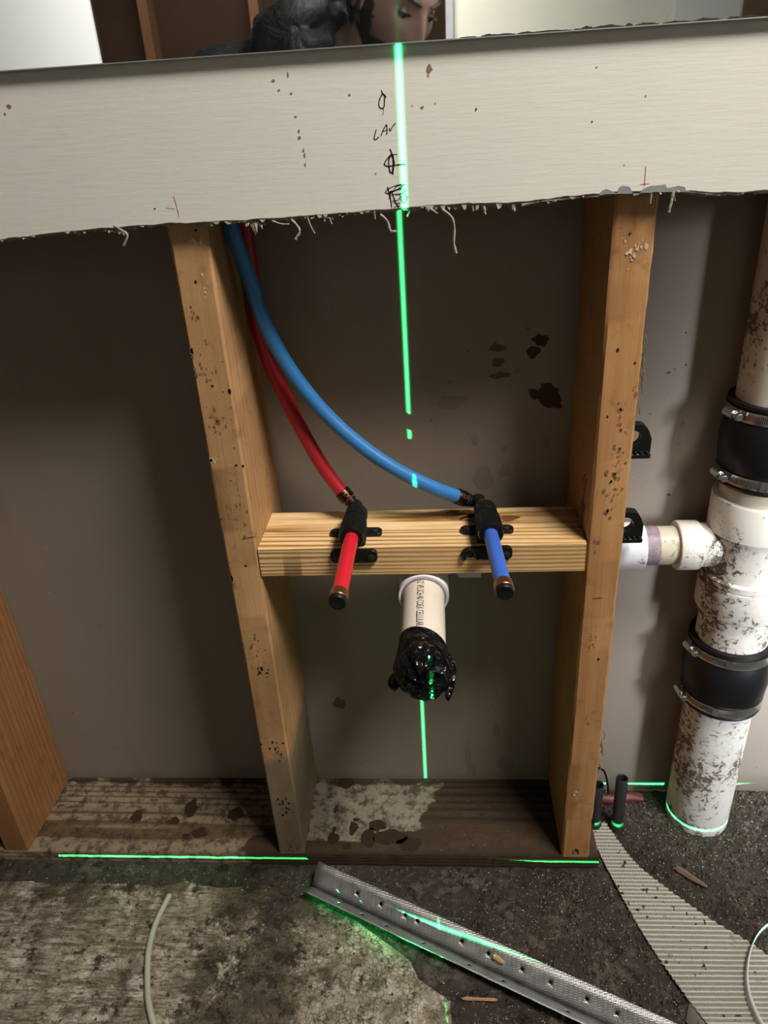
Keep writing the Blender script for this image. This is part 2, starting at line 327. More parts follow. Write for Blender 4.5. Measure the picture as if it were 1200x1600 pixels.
def floor_mat():
    n = N('rotted_subfloor', 0.8, 0, 0.3)
    tan_ = n.attr('patch'); left_part = n.attr('left')
    m = n.math('ADD', tan_, n.math('MULTIPLY', n.math('SUBTRACT', n.noise(32, 6, 0.65), 0.5), 0.9)); pm = n.ramp(m, [(0.44, 0.0), (0.50, 1.0)])
    wv = n.vadd(n.co, n.noise(60, 4, col=True), (0.012, 0.012, 0.0))
    dark = n.ramp(n.noise(13, 7, 0.7), [(0.30, (0.026, 0.020, 0.015)), (0.45, (0.060, 0.048, 0.038)), (0.58, (0.14, 0.115, 0.092)), (0.72, (0.05, 0.039, 0.030))])
    dark = n.mix(n.ramp(n.noise(70, 7, 0.75, vec=wv), [(0.47, 0.0), (0.58, 0.9)]), dark, (0.014, 0.010, 0.007))
    smooth_ = n.ramp(n.noise(19, 5, 0.6, dist=0.4), [(0.46, 0.0), (0.53, 0.85)]); dark = n.mix(smooth_, dark, n.mix(n.noise(28, 3), (0.036, 0.030, 0.025), (0.075, 0.062, 0.052)))
    deb = n.ramp(n.math('ADD', n.noise(180, 5, 0.75), n.math('MULTIPLY', n.math('SUBTRACT', n.noise(18, 3), 0.5), 0.5)), [(0.60, 0.0), (0.70, 0.8)])
    dark = n.mix(deb, dark, n.mix(n.noise(90), (0.13, 0.11, 0.09), (0.32, 0.28, 0.24)))
    hexd = n.vor(150, 'DISTANCE_TO_EDGE', vec=wv, rnd=0.8); brush = n.noise(26, 7, 0.8, vec=n.map(scale=(1.2, 7, 1)))
    tile = n.ramp(n.noise(38, 7, 0.75), [(0.34, (0.22, 0.175, 0.12)), (0.5, (0.48, 0.41, 0.31)), (0.62, (0.78, 0.71, 0.57))])
    hexcol = n.mix(n.math('MULTIPLY', n.ramp(hexd, [(0.02, 1.0), (0.13, 0.0)]), n.ramp(n.noise(50, 4), [(0.35, 0.25), (0.6, 0.85)])), tile, (0.09, 0.07, 0.04))
    brcol = n.mix(n.ramp(brush, [(0.46, 0.0), (0.58, 0.85)]), tile, (0.12, 0.09, 0.06))
    tile = n.mix(n.ramp(left_part, [(0.30, 0.0), (0.70, 1.0)]), hexcol, brcol)  # brushed texture on the left part of the patch, hex mesh elsewhere
    soil = n.math('ADD', n.noise(15, 7, 0.72, dist=0.5), n.math('MULTIPLY', n.attr('soil'), 0.17))
    tile = n.mix(n.ramp(soil, [(0.55, 0.0), (0.64, 0.85)]), tile, n.ramp(n.noise(80, 6, 0.75), [(0.38, (0.030, 0.022, 0.012)), (0.52, (0.10, 0.075, 0.045)), (0.62, (0.26, 0.21, 0.14))]))
    tile = n.mix(n.ramp(n.math('ADD', n.noise(40, 7, 0.78), n.math('MULTIPLY', n.attr('soil'), 0.06)), [(0.56, 0.0), (0.63, 0.92)]), tile, (0.028, 0.020, 0.012))
    tile = n.mix(n.ramp(n.noise(200, 5, 0.75), [(0.58, 0.0), (0.66, 0.8)]), tile, (0.05, 0.036, 0.022))
    c = n.mix(pm, dark, tile)
    c = n.mix(n.ramp(n.math('ADD', n.noise(380, 3, 0.6), n.math('MULTIPLY', n.math('SUBTRACT', n.noise(22, 3), 0.5), 0.35)), [(0.73, 0.0), (0.76, 0.9)]), c, (0.60, 0.54, 0.45))
    n.col(c); n.bump(n.math('ADD', n.math('MULTIPLY', n.noise(70, 7, 0.78, vec=wv), 1.6), n.math('MULTIPLY', n.noise(260, 4, 0.7), 0.6)), 1.0, 0.005)
    n.rough(n.ramp(n.noise(12, 3), [(0.40, 0.45), (0.6, 0.85)])); return n.m
M_floor = floor_mat()
M_strip = N('woven_strip', 0.6, 0, 0.4); _a = M_strip.noise(35, 5, 0.7)
_g = M_strip.ramp(M_strip.math('SINE', M_strip.math('MULTIPLY', M_strip.sep()[1], 2 * math.pi / 0.0058)), [(0.0, 0.75), (0.55, 0.0)])
M_strip.col(M_strip.mix(_g, M_strip.mix(M_strip.ramp(_a, [(0.62, 0.0), (0.70, 0.8)]), M_strip.mix(M_strip.noise(8), (0.36, 0.345, 0.30), (0.52, 0.50, 0.44)), (0.10, 0.08, 0.05)), (0.13, 0.12, 0.09))); M_strip.bump(M_strip.noise(400, 3), 0.4, 0.0006); M_strip = M_strip.m
M_white = flat('white_vinyl', (0.62, 0.63, 0.62), 0.4); M_cable = flat('grey_beige_cable', (0.36, 0.34, 0.27), 0.55, var=0.2)
M_film = flat('grey_plastic_film', (0.20, 0.185, 0.18), 0.45, var=0.3, sc_=25)
M_splint = flat('raw_wood_splinter', (0.42, 0.24, 0.12), 0.8, var=0.35, sc_=90); M_splint2 = flat('brown_wood_splinter', (0.17, 0.11, 0.07), 0.8, var=0.35, sc_=90)
M_crumb = flat('pale_crumbs', (0.50, 0.46, 0.40), 0.9, var=0.5, sc_=30); M_crumbd = flat('dark_crumbs', (0.06, 0.045, 0.03), 0.9, var=0.5, sc_=30)
M_redtube = flat('old_red_tubing', (0.13, 0.018, 0.022), 0.5); M_roomwall = flat('room_white_paint', (0.80, 0.80, 0.78), 0.7, var=0.03, sc_=3); M_ceil = flat('dull_ceiling', (0.25, 0.23, 0.20), 0.8, var=0.1, sc_=3); M_cream = flat('room_cream_paint', (0.80, 0.78, 0.66), 0.7, var=0.03, sc_=3)
M_sheath = flat('brown_sheathing', (0.020, 0.010, 0.005), 0.85, spec=0.08, var=0.3, sc_=6); M_rstud = flat('far_stud_wood', (0.075, 0.036, 0.016), 0.8, spec=0.1, var=0.2, sc_=12); M_grey = flat('grey_trim', (0.45, 0.46, 0.48), 0.6)

# ---------------- structure ----------------
PATCH = [[0.0458,-0.0524],[0.123,-0.0887],[0.1935,-0.1391],[0.2061,-0.163],[0.2456,-0.1851],[0.2449,-0.2143],[0.2472,-0.268]]
STRIPL = [[0.4531,0.0697],[0.4634,0.0254],[0.473,-0.0158],[0.4945,-0.0902],[0.5331,-0.1666],[0.5542,-0.206],[0.5713,-0.2391]]; STRIPR = [[0.4827,0.0758],[0.5066,0.0154],[0.5263,-0.013],[0.5821,-0.0708],[0.6306,-0.1063],[0.6737,-0.1441],[0.7167,-0.1805]]
def patch_edge_x(y):
    P = PATCH
    if y > P[0][1]: return P[0][0] - (y - P[0][1]) * 3.0
    for a, b in zip(P, P[1:]):
        if b[1] <= y <= a[1]:
            t = (y - a[1]) / (b[1] - a[1]); return a[0] + (b[0] - a[0]) * t
    return P[-1][0]
def sst(a, b, x):
    t = min(1, max(0, (x - a) / (b - a))); return t * t * (3 - 2 * t)
def floor_z(x, y, detail=True):
    z = 0.018
    z -= 0.020 * sst(0.17, 0.42, x) * sst(-0.06, -0.19, y) * (1 - 0.3 * sst(0.5, 0.7, x))
    z -= 0.003 * sst(-0.02, 0.02, x - patch_edge_x(y))
    if detail:
        rough = 0.3 + 1.3 * sst(-0.02, 0.06, x - patch_edge_x(y)) * (0.4 + 0.6 * sst(0.25, 0.5, x))
        z += rough * (0.0022 * noise.noise(V((x * 45, y * 45, 1))) + 0.0016 * noise.noise(V((x * 130, y * 130, 5))))
    return z
def axisvals(lo, a, b, hi, fine, n_out):
    L = [lo + (a - lo) * (i / n_out) ** 0.5 for i in range(n_out)] ; m = int((b - a) / fine); L += [a + (b - a) * i / m for i in range(m + 1)]
    L += [b + (hi - b) * ((i + 1) / n_out) ** 1.6 for i in range(n_out)]; return L
XS = axisvals(-1.6, -0.40, 0.80, WINX, 0.0028, 10); YS = axisvals(-2.9, -0.27, 0.139, 0.14, 0.0028, 10)[:-10]
me = bpy.data.meshes.new('floor'); verts = [(x, y, floor_z(x, y)) for y in YS for x in XS]; nx = len(XS)
faces = [(j * nx + i, j * nx + i + 1, (j + 1) * nx + i + 1, (j + 1) * nx + i) for j in range(len(YS) - 1) for i in range(nx - 1)]
me.from_pydata(verts, [], faces)
A1 = me.attributes.new('patch', 'FLOAT', 'POINT'); A2 = me.attributes.new('left', 'FLOAT', 'POINT'); A3 = me.attributes.new('soil', 'FLOAT', 'POINT')
pv, lv, sv = [], [], []
for x, y, z in verts:
    e = patch_edge_x(y) - x; p = sst(-0.008, 0.008, e) * sst(-0.028, -0.05, y + 0.01 * noise.noise(V((x * 20, 0, 0))))
    dk = max(0, 1 - math.hypot((x - 0.01) / 0.06, (y + 0.075) / 0.05)) + max(0, 1 - math.hypot((x + 0.16) / 0.05, (y + 0.10) / 0.02)) * 0.7 + max(0, 1 - math.hypot((x + 0.07) / 0.03, (y + 0.085) / 0.03)) * 0.8
    pv.append(p - 0.8 * dk * (1 if e > 0 else 0)); lv.append(sst(-0.02, -0.10, x)); sv.append(sst(-0.12, -0.05, x) * sst(0.1, 0.02, x) + 0.5 * sst(-0.11, -0.04, y))
A1.data.foreach_set('value', pv); A2.data.foreach_set('value', lv); A3.data.foreach_set('value', sv)
me.materials.append(M_floor)
for p in me.polygons: p.use_smooth = True
fo = bpy.data.objects.new('floor', me); C.objects.link(fo); tag(fo, kind='structure')

def struct(name, bm, mat): return tag(obj(name, bm, mat, smooth=False), kind='structure')
# cavity back: the rear face of the next room's drywall, stains lie on it
bm = BM(); add_box(bm, (-1.6, 0.1402, -0.01), (1.62, 0.155, 2.38))
for s in [[0.3663,0.7402,0.009,0.0069,2.0],[0.3574,0.7261,0.0097,0.007,2.0],[0.3161,0.7326,0.0076,0.0048,1.6],[0.3181,0.7158,0.0077,0.0049,1.6],[0.321,0.701,0.0111,0.0044,1.7],[0.3393,0.705,0.0042,0.0034,1.0],[0.3362,0.6931,0.0057,0.0024,1.0],[0.261,0.6692,0.0159,0.0078,1.0],[0.2613,0.6942,0.0038,0.0024,1.0],[0.2907,0.6185,0.0044,0.0075,1.0],[0.3781,0.614,0.0043,0.0102,1.2],[0.3266,0.6054,0.0039,0.0043,0.8],[0.3017,0.5686,0.012,0.0153,0.8],[0.3288,0.5758,0.0067,0.0089,0.7],[0.3141,0.7392,0.0013,0.0009,2.0],[0.2817,0.7299,0.001,0.0008,2.0],[0.3507,0.754,0.0013,0.0006,2.0],[0.0877,0.1976,0.0098,0.0114,1.8],[0.2801,0.0925,0.005,0.0303,1.2],[0.286,0.0553,0.007,0.0141,1.0],[0.3389,0.0694,0.0139,0.0167,0.8],[0.323,0.1431,0.0058,0.0131,0.7],[0.2543,0.4163,0.0026,0.0031,1.0],[-0.0993,0.8298,0.0015,0.0021,1.0],[0.5142,0.696,0.0029,0.0015,1.5],[0.5375,0.6319,0.0023,0.0041,1.2],[0.5278,0.7417,0.0011,0.0011,2.0],[0.533,0.537,0.0024,0.0014,2.0],[0.5326,0.7044,0.0011,0.0011,2.0],[0.1124,0.3979,0.0018,0.0021,1.5],[0.4985,0.6455,0.0007,0.0008,2.0]]:
    k = 1 if s[4] < 1.3 else (2 if s[4] < 1.9 else 3); wall_blob(bm, 0.13995 - 0.00005 * random.random(), s, k, 0.3)
add_poly(bm, [(p[0], 0.1399, p[1]) for p in [[0.35299,0.68184],[0.35899,0.68193],[0.3643,0.68031],[0.36865,0.68362],[0.36774,0.68759],[0.37292,0.68865],[0.37887,0.68874],[0.38119,0.68708],[0.38362,0.68307],[0.39047,0.68046],[0.38764,0.6774],[0.39089,0.67253],[0.39349,0.66606],[0.39182,0.66372],[0.39469,0.65799],[0.39177,0.65615],[0.38489,0.65752],[0.37809,0.65728],[0.37111,0.66124],[0.36715,0.6654],[0.36548,0.66946],[0.36025,0.66805],[0.35552,0.67381]]], 3)
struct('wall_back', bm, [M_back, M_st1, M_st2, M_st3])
# room behind the camera, seen only in the mirror
bm = BM(); add_box(bm, (-1.75, -2.95, 2.38), (1.8, 0.155, 2.45)); struct('ceiling', bm, M_ceil)
bm = BM(); add_box(bm, (-1.72, -2.9, -0.05), (-1.62, 0.155, 2.40)); struct('wall_left', bm, M_sheath)
bm = BM()
for lo, hi in (((WINX, -2.9, -0.05), (WINX + 0.1, -1.36, 2.4)), ((WINX, -0.88, -0.05), (WINX + 0.1, 0.155, 2.4)), ((WINX, -1.36, -0.05), (WINX + 0.1, -0.88, 0.55)), ((WINX, -1.36, 1.5), (WINX + 0.1, -0.88, 2.4))): add_box(bm, lo, hi)
struct('wall_right', bm, M_ceil)
bm = BM()
for lo, hi in (((WINX + 0.02, -1.36, 0.55), (WINX + 0.06, -1.33, 1.5)), ((WINX + 0.02, -0.91, 0.55), (WINX + 0.06, -0.88, 1.5)), ((WINX + 0.02, -1.36, 0.55), (WINX + 0.06, -0.88, 0.58)), ((WINX + 0.02, -1.36, 1.47), (WINX + 0.06, -0.88, 1.5)), ((WINX + 0.02, -1.13, 0.55), (WINX + 0.06, -1.11, 1.5))): add_box(bm, lo, hi, 0.003)
struct('window_1', bm, M_white)
bm = BM(); add_box(bm, (-1.62, -2.475, -0.05), (-0.965, -2.46, 2.38)); add_box(bm, (-1.62, -2.9, -0.05), (0.33, -2.78, 2.38), mi=1); add_box(bm, (0.33, -2.9, -0.05), (1.08, -2.46, 2.38), mi=2); add_box(bm, (1.33, -2.9, -0.05), (1.62, -2.80, 2.38), mi=3); add_box(bm, (0.305, -2.50, -0.05), (0.33, -2.44, 2.38), mi=4)
struct('wall_front', bm, [M_roomwall, M_sheath, M_cream, M_woodstain, M_grey])
bm = BM(); add_box(bm, (1.08, -2.6, -0.05), (1.32, -2.44, 2.38), 0.01); struct('trim_1', bm, M_roomwall)
for k, x in enumerate((-1.02 + 0.17, -0.42)):
    bm = BM(); add_box(bm, (x - 0.019, -2.78, 0), (x + 0.019, -2.69, 2.38), 0.002)
    tag(obj('wall_stud', bm, M_rstud, origin=(x, -2.74, 0)), ('shadowy bare stud in the mirror, nearer the white panel', 'shadowy bare stud in the mirror, just left of the hooded person')[k], 'stud', 'bare studs reflected in the mirror')

# ---------------- studs, plate, block ----------------
def board_mesh(bm, lo, hi, seg, amp, bev=0.0025):
    # a board along Z or X with softly wandering arrises
    lo, hi = V(lo), V(hi); d = hi - lo; ax = 2 if d.z > d.x else 0
    sec = []
    a, b = (0, 1) if ax == 2 else (1, 2)
    A0, A1_, B0, B1 = lo[a], hi[a], lo[b], hi[b]
    for (p, q) in ((A0 + bev, B0), (A1_ - bev, B0), (A1_, B0 + bev), (A1_, B1 - bev), (A1_ - bev, B1), (A0 + bev, B1), (A0, B1 - bev), (A0, B0 + bev)): sec.append((p, q))
    rings = []
    for i in range(seg + 1):
        t = lo[ax] + d[ax] * i / seg; ring = []
        for k, (p, q) in enumerate(sec):
            e = amp * noise.noise(V((t * 9, k * 0.9 + lo.x * 7, 3))) + amp * 0.5 * noise.noise(V((t * 60, k * 2.1, 9)))
            cx, cy = (A0 + A1_) / 2, (B0 + B1) / 2
            p2 = p - e * (1 if p > cx else -1) * (1 if e > 0 else 0.2); q2 = q - e * 0.6 * (1 if q > cy else -1) * (1 if e > 0 else 0.1)
            co = [0, 0, 0]; co[ax] = t; co[a] = p2; co[b] = q2; ring.append(bm.verts.new(co))
        rings.append(ring)
    for r0, r1 in zip(rings, rings[1:]):
        for k in range(8):
            q = (r0[k], r0[(k + 1) % 8], r1[(k + 1) % 8], r1[k]); bm.faces.new(q if ax == 2 else tuple(reversed(q)))
    bm.faces.new(list(reversed(rings[0]))); bm.faces.new(rings[-1]); bmesh.ops.recalc_face_normals(bm, faces=bm.faces)
bm = BM(); board_mesh(bm, (0, 0, 0.038), (0.038, 0.1399, 2.3), 260, 0.0012)
for s in [[0.0271,0.8927,0.0013,0.0014,2.0],[0.0191,0.8471,0.0012,0.0015,2.0],[0.0182,0.7441,0.0013,0.0013,2.0],[0.0295,0.6556,0.0014,0.0015,2.0],[0.037,0.6546,0.0014,0.0015,2.0],[0.0218,0.5295,0.0015,0.0013,2.0],[0.0211,0.6376,0.0007,0.0008,2.0],[0.0285,0.7376,0.0013,0.0007,1.0],[0.0206,0.097,0.0046,0.0119,1.0],[0.0253,0.057,0.0056,0.0041,1.0]]: wall_blob(bm, -0.0003, s, 1 if s[4] > 1.5 else 2, 0.15)
for c_ in [[0.0281,0.8842,0.0096,0.0067,4.0],[0.0265,0.8468,0.0037,0.0178,4.0],[0.0088,0.7664,0.0195,0.0266,1.0],[0.01,0.8173,0.0088,0.0123,1.0],[0.0172,0.7047,0.0202,0.0214,1.0],[0.0217,0.5993,0.0143,0.0324,1.0],[-0.0096,0.5162,0.0106,0.0213,1.0],[0.0214,0.3742,0.0081,0.0102,2.0],[0.0166,0.4042,0.0111,0.03,1.0],[0.0191,0.233,0.0156,0.0283,2.0],[0.0206,0.1358,0.0127,0.0388,2.0],[0.0206,0.0569,0.0112,0.0165,2.0],[0.0032,0.6616,0.0208,0.003,4.0],[0.0409,0.7405,0.0033,0.0061,2.0]]: speckle(bm, -0.00025, c_, {1: 2, 2: 1, 3: 4, 4: 5}[int(c_[4])])
for wd, p in [[0.0005,[[0.0225,0.56506],[0.03829,0.56801]]]]: wall_stroke(bm, -0.0004, 0.0011, p, 3)
tag(obj('wall_stud', bm, [M_studA, M_hole, M_woodstain, M_ink, M_orange, M_scrape], origin=(0.019, 0.07, 0.038)), 'weathered wooden stud left of the blue and red pipes, greyed at its foot', 'stud', 'open wall studs')
XB = 0.4059
bm = BM(); board_mesh(bm, (XB, 0, 0.038), (XB + 0.038, 0.1399, 2.3), 260, 0.0018)
for s in [[0.4209,0.8709,0.0011,0.0011,2.0],[0.4195,0.765,0.0015,0.0019,2.0],[0.4371,0.7517,0.0012,0.0013,2.0],[0.4154,0.6973,0.001,0.0016,2.0],[0.4252,0.6252,0.0013,0.0015,2.0],[0.43,0.3901,0.0015,0.0019,2.0],[0.4255,0.7112,0.0013,0.0013,1.0]]: wall_blob(bm, -0.0003, s, 1 if s[4] > 1.5 else 2, 0.15)
for c_ in [[0.4276,0.6942,0.0032,0.0034,3.0],[0.4331,0.6823,0.0064,0.0056,3.0],[0.428,0.7044,0.0031,0.002,3.0],[0.4317,0.6628,0.0058,0.0057,1.0],[0.4307,0.6449,0.0078,0.0102,1.0],[0.4294,0.6303,0.0079,0.0089,1.0],[0.4284,0.6117,0.0093,0.0122,1.0],[0.4263,0.5888,0.0067,0.0078,1.0],[0.4233,0.8515,0.0057,0.0124,4.0],[0.431,0.8595,0.0051,0.0055,4.0],[0.4178,0.8672,0.0034,0.0022,4.0],[0.4222,0.1641,0.0067,0.0121,4.0],[0.4213,0.2994,0.0063,0.0106,1.0],[0.4205,0.4187,0.0059,0.0189,1.0],[0.4144,0.5495,0.0069,0.0082,1.0],[0.4251,0.0501,0.0071,0.0107,2.0],[0.4417,0.7238,0.0049,0.0079,3.0]]: speckle(bm, -0.00025, c_, {1: 2, 2: 1, 3: 4, 4: 5}[int(c_[4])])
for wd, p in [[0.0005,[[0.41617,0.47769],[0.42758,0.47838]]]]: wall_stroke(bm, -0.0004, 0.0011, p, 3)
sb = tag(obj('wall_stud', bm, [M_studB, M_hole, M_woodstain, M_ink, M_orange, M_scrape], origin=(XB + 0.019, 0.07, 0.038)), 'orange-brown wooden stud between the pine block and the white drain stack', 'stud', 'open wall studs')
for c, n_ in (((XB - 0.0005, 0.035, 0.585), 26), ((XB + 0.039, 0.004, 0.745), 12), ((XB + 0.039, 0.003, 0.24), 10)):      # split fibres on the stud
    bm = BM()
    for k in range(n_):
        p = V(c) + V((random.uniform(-0.001, 0.001), random.uniform(-0.006, 0.006), random.uniform(-0.035, 0.035)))
        side = -1 if c[0] < XB + 0.02 else 1
        add_tube(bm, catmull([p, p + V((side * 0.003 * random.random(), random.uniform(-0.002, 0.002), -0.006)), p + V((side * 0.004 * random.random(), random.uniform(-0.003, 0.003), -0.014))], 3), 0.0005, 5)
    obj('split_fibres', bm, M_splint2, sb, origin=(XB + 0.019, 0.07, 0.038))
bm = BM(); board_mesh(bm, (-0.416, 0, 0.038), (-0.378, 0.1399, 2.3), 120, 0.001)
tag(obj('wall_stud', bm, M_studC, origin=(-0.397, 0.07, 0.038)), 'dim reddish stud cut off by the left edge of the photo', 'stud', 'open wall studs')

bm = BM(); XP = [-0.75 + i * 0.004 for i in range(int((0.4602 + 0.75) / 0.004) + 1)]; YP = [i * 0.0035 for i in range(41)]
g = {}
for i, x in enumerate(XP):
    for j, y in enumerate(YP): g[i, j] = bm.verts.new((x, min(y, 0.1399), 0.0378 + 0.0003 * noise.noise(V((x * 60, y * 60, 0)))))
for i in range(len(XP) - 1):
    for j in range(len(YP) - 1): bm.faces.new((g[i, j], g[i + 1, j], g[i + 1, j + 1], g[i, j + 1]))
lowf = [bm.verts.new((x, -0.0012 + 0.0012 * noise.noise(V((x * 30, 2, 0))), 0.002)) for x in XP]
mid = [bm.verts.new((x, -0.0008 + 0.001 * noise.noise(V((x * 50, 7, 0))), 0.036)) for x in XP]
for i in range(len(XP) - 1):
    bm.faces.new((mid[i], mid[i + 1], g[i + 1, 0], g[i, 0])); bm.faces.new((lowf[i], lowf[i + 1], mid[i + 1], mid[i]))
e0 = len(XP) - 1; rb = [bm.verts.new((XP[-1], y, 0.002)) for y in YP]
for j in range(len(YP) - 1): bm.faces.new((g[e0, j], rb[j], rb[j + 1], g[e0, j + 1]))
bm.faces.new((mid[-1], lowf[-1], rb[0], g[e0, 0]))
bb = [bm.verts.new((XP[0], 0.1399, 0.002)), rb[-1]]
for s in [[-0.2359,0.0626,9.0,9.0,1.5],[-0.1723,0.0549,9.0,6.0,2.0],[-0.1273,0.0344,14.0,7.0,2.0],[-0.1469,0.0274,6.0,5.0,2.0],[-0.1542,0.0791,11.0,12.0,1.2],[-0.0783,0.0689,13.0,12.0,1.2],[-0.3122,0.1305,12.0,12.0,1.0],[-0.1032,0.1083,8.0,6.0,0.8],[0.1052,0.0438,9.0,9.0,2.0],[0.0765,0.0412,3.0,4.0,2.0],[0.0976,0.0137,8.0,5.0,1.5],[0.0751,0.0787,5.0,5.0,2.0],[0.1085,0.06,5.0,3.0,2.0],[0.0845,0.1327,12.0,10.0,1.3],[0.1413,0.0499,14.0,8.0,2.0],[0.1569,0.0276,25.0,12.0,2.2],[0.1071,0.1098,5.0,4.0,1.0],[0.0763,0.0266,8.0,8.0,2.0],[0.1902,0.0192,20.0,10.0,2.0],[0.1286,0.0272,10.0,14.0,2.0]]:
    if s[4] < 1.15: continue
    pts = blob_pts(s[2] / 1080, s[3] / 800, 0.3); c0 = bm.verts.new((s[0], s[1], 0.0384)); vs = [bm.verts.new((s[0] + a, s[1] + b, 0.0384)) for a, b in pts]
    for i in range(len(vs)):
        f = bm.faces.new((c0, vs[i], vs[(i + 1) % len(vs)])); f.material_index = 1
pl = obj('sole_plate', bm, [M_plate, M_stain], origin=(0.0, 0.07, 0.0))
tag(pl, 'dirty horizontal timber plate on the floor under the studs', 'wood plate')
me = pl.data; a1 = me.attributes.new('pale', 'FLOAT', 'POINT'); a2 = me.attributes.new('darker', 'FLOAT', 'POINT'); p1, p2 = [], []
for v in me.vertices:
    x, y = v.co.x, v.co.y + 0.07; fr = sst(0.032, 0.02, v.co.z)
    p1.append(sst(0.03, 0.05, x) * sst(0.235, 0.19, x + 0.25 * (0.07 - y)) * sst(0.012, 0.03, y) - fr)
    dl = sst(0.02, 0.035, x); dz = sst(0.17, 0.25, x + 0.35 * (0.07 - y)); blk = sst(0.13, 0.17, x) * sst(0.23, 0.19, x) * sst(0.055, 0.03, y)
    p2.append(max(dl * max(dz, blk, sst(0.03, 0.015, y)) * 0.95, fr * 0.55, 0.9 * sst(-0.08, -0.02, x) * sst(0.06, 0.02, y) * (1 - dl), 0.75 * sst(-0.03, 0.0, x) * (1 - dl), 0.6 * sst(0.10, 0.135, y)))  # darker over the right part, front face, back edge and beside the stud
a1.data.foreach_set('value', p1); a2.data.foreach_set('value', p2)

bm = BM(); board_mesh(bm, (0.0385, 0.0, 0.5135), (XB - 0.0008, 0.089, 0.5515), 90, 0.0005, 0.0016)
for x_, y_, rx_, ry_ in ((0.272, 0.070, 0.020, 0.0085), (0.288, 0.062, 0.016, 0.009), (0.325, 0.060, 0.014, 0.006), (0.262, 0.078, 0.008, 0.004), (0.133, 0.012, 0.02, 0.0010)):
    pts = blob_pts(rx_, ry_, 0.35); c0 = bm.verts.new((x_, y_, 0.55162)); vs = [bm.verts.new((x_ + a, y_ + b, 0.55162)) for a, b in pts]
    for i in range(len(vs)):
        f = bm.faces.new((c0, vs[i], vs[(i + 1) % len(vs)])); f.material_index = 1
tag(obj('blocking_board', bm, [M_block, M_resin], origin=(0.22, 0.044, 0.5135)), 'fresh pine block fixed between the two studs, carrying the pipe brackets', 'wood block')

# ---------------- drywall strip and mirror ----------------
EDGE = [[-0.54805,0.88104],[-0.34588,0.88831],[-0.15401,0.89467],[-0.10402,0.89785],[-0.06112,0.89964],[0.00319,0.90088],[0.058,0.90036],[0.11635,0.90071],[0.20248,0.90281],[0.25324,0.90447],[0.32269,0.90305],[0.39616,0.90702],[0.45532,0.90603],[0.48782,0.90185],[0.5301,0.9017],[0.68533,0.90018],[0.8846,0.89709]]; YF = -0.0127
def edge_z(x):
    for a, b in zip(EDGE, EDGE[1:]):
        if a[0] <= x <= b[0]: return a[1] + (b[1] - a[1]) * (x - a[0]) / (b[0] - a[0])
    return EDGE[0][1] if x < EDGE[0][0] else EDGE[-1][1]
bm = BM(); n_ = 900; x0, x1 = -1.6, 1.6; cols = []
for i in range(n_ + 1):
    x = x0 + (x1 - x0) * i / n_; z = edge_z(x) + 0.0010 * noise.noise(V((x * 60, 0, 0))) + 0.0006 * noise.noise(V((x * 300, 4, 0)))
    zb = z - 0.003 + 0.003 * noise.noise(V((x * 90, 8, 0)))
    cols.append([bm.verts.new((x, YF, 1.9)), bm.verts.new((x, YF, z + 0.0006)), bm.verts.new((x, YF + 0.0006, z)), bm.verts.new((x, -0.0025, zb)), bm.verts.new((x, -0.0025, 1.9))])
for a, b in zip(cols, cols[1:]):
    for k, m_ in ((0, 0), (1, 0), (2, 1), (3, 1)):
        f = bm.faces.new((a[k + 1], b[k + 1], b[k], a[k])); f.material_index = m_
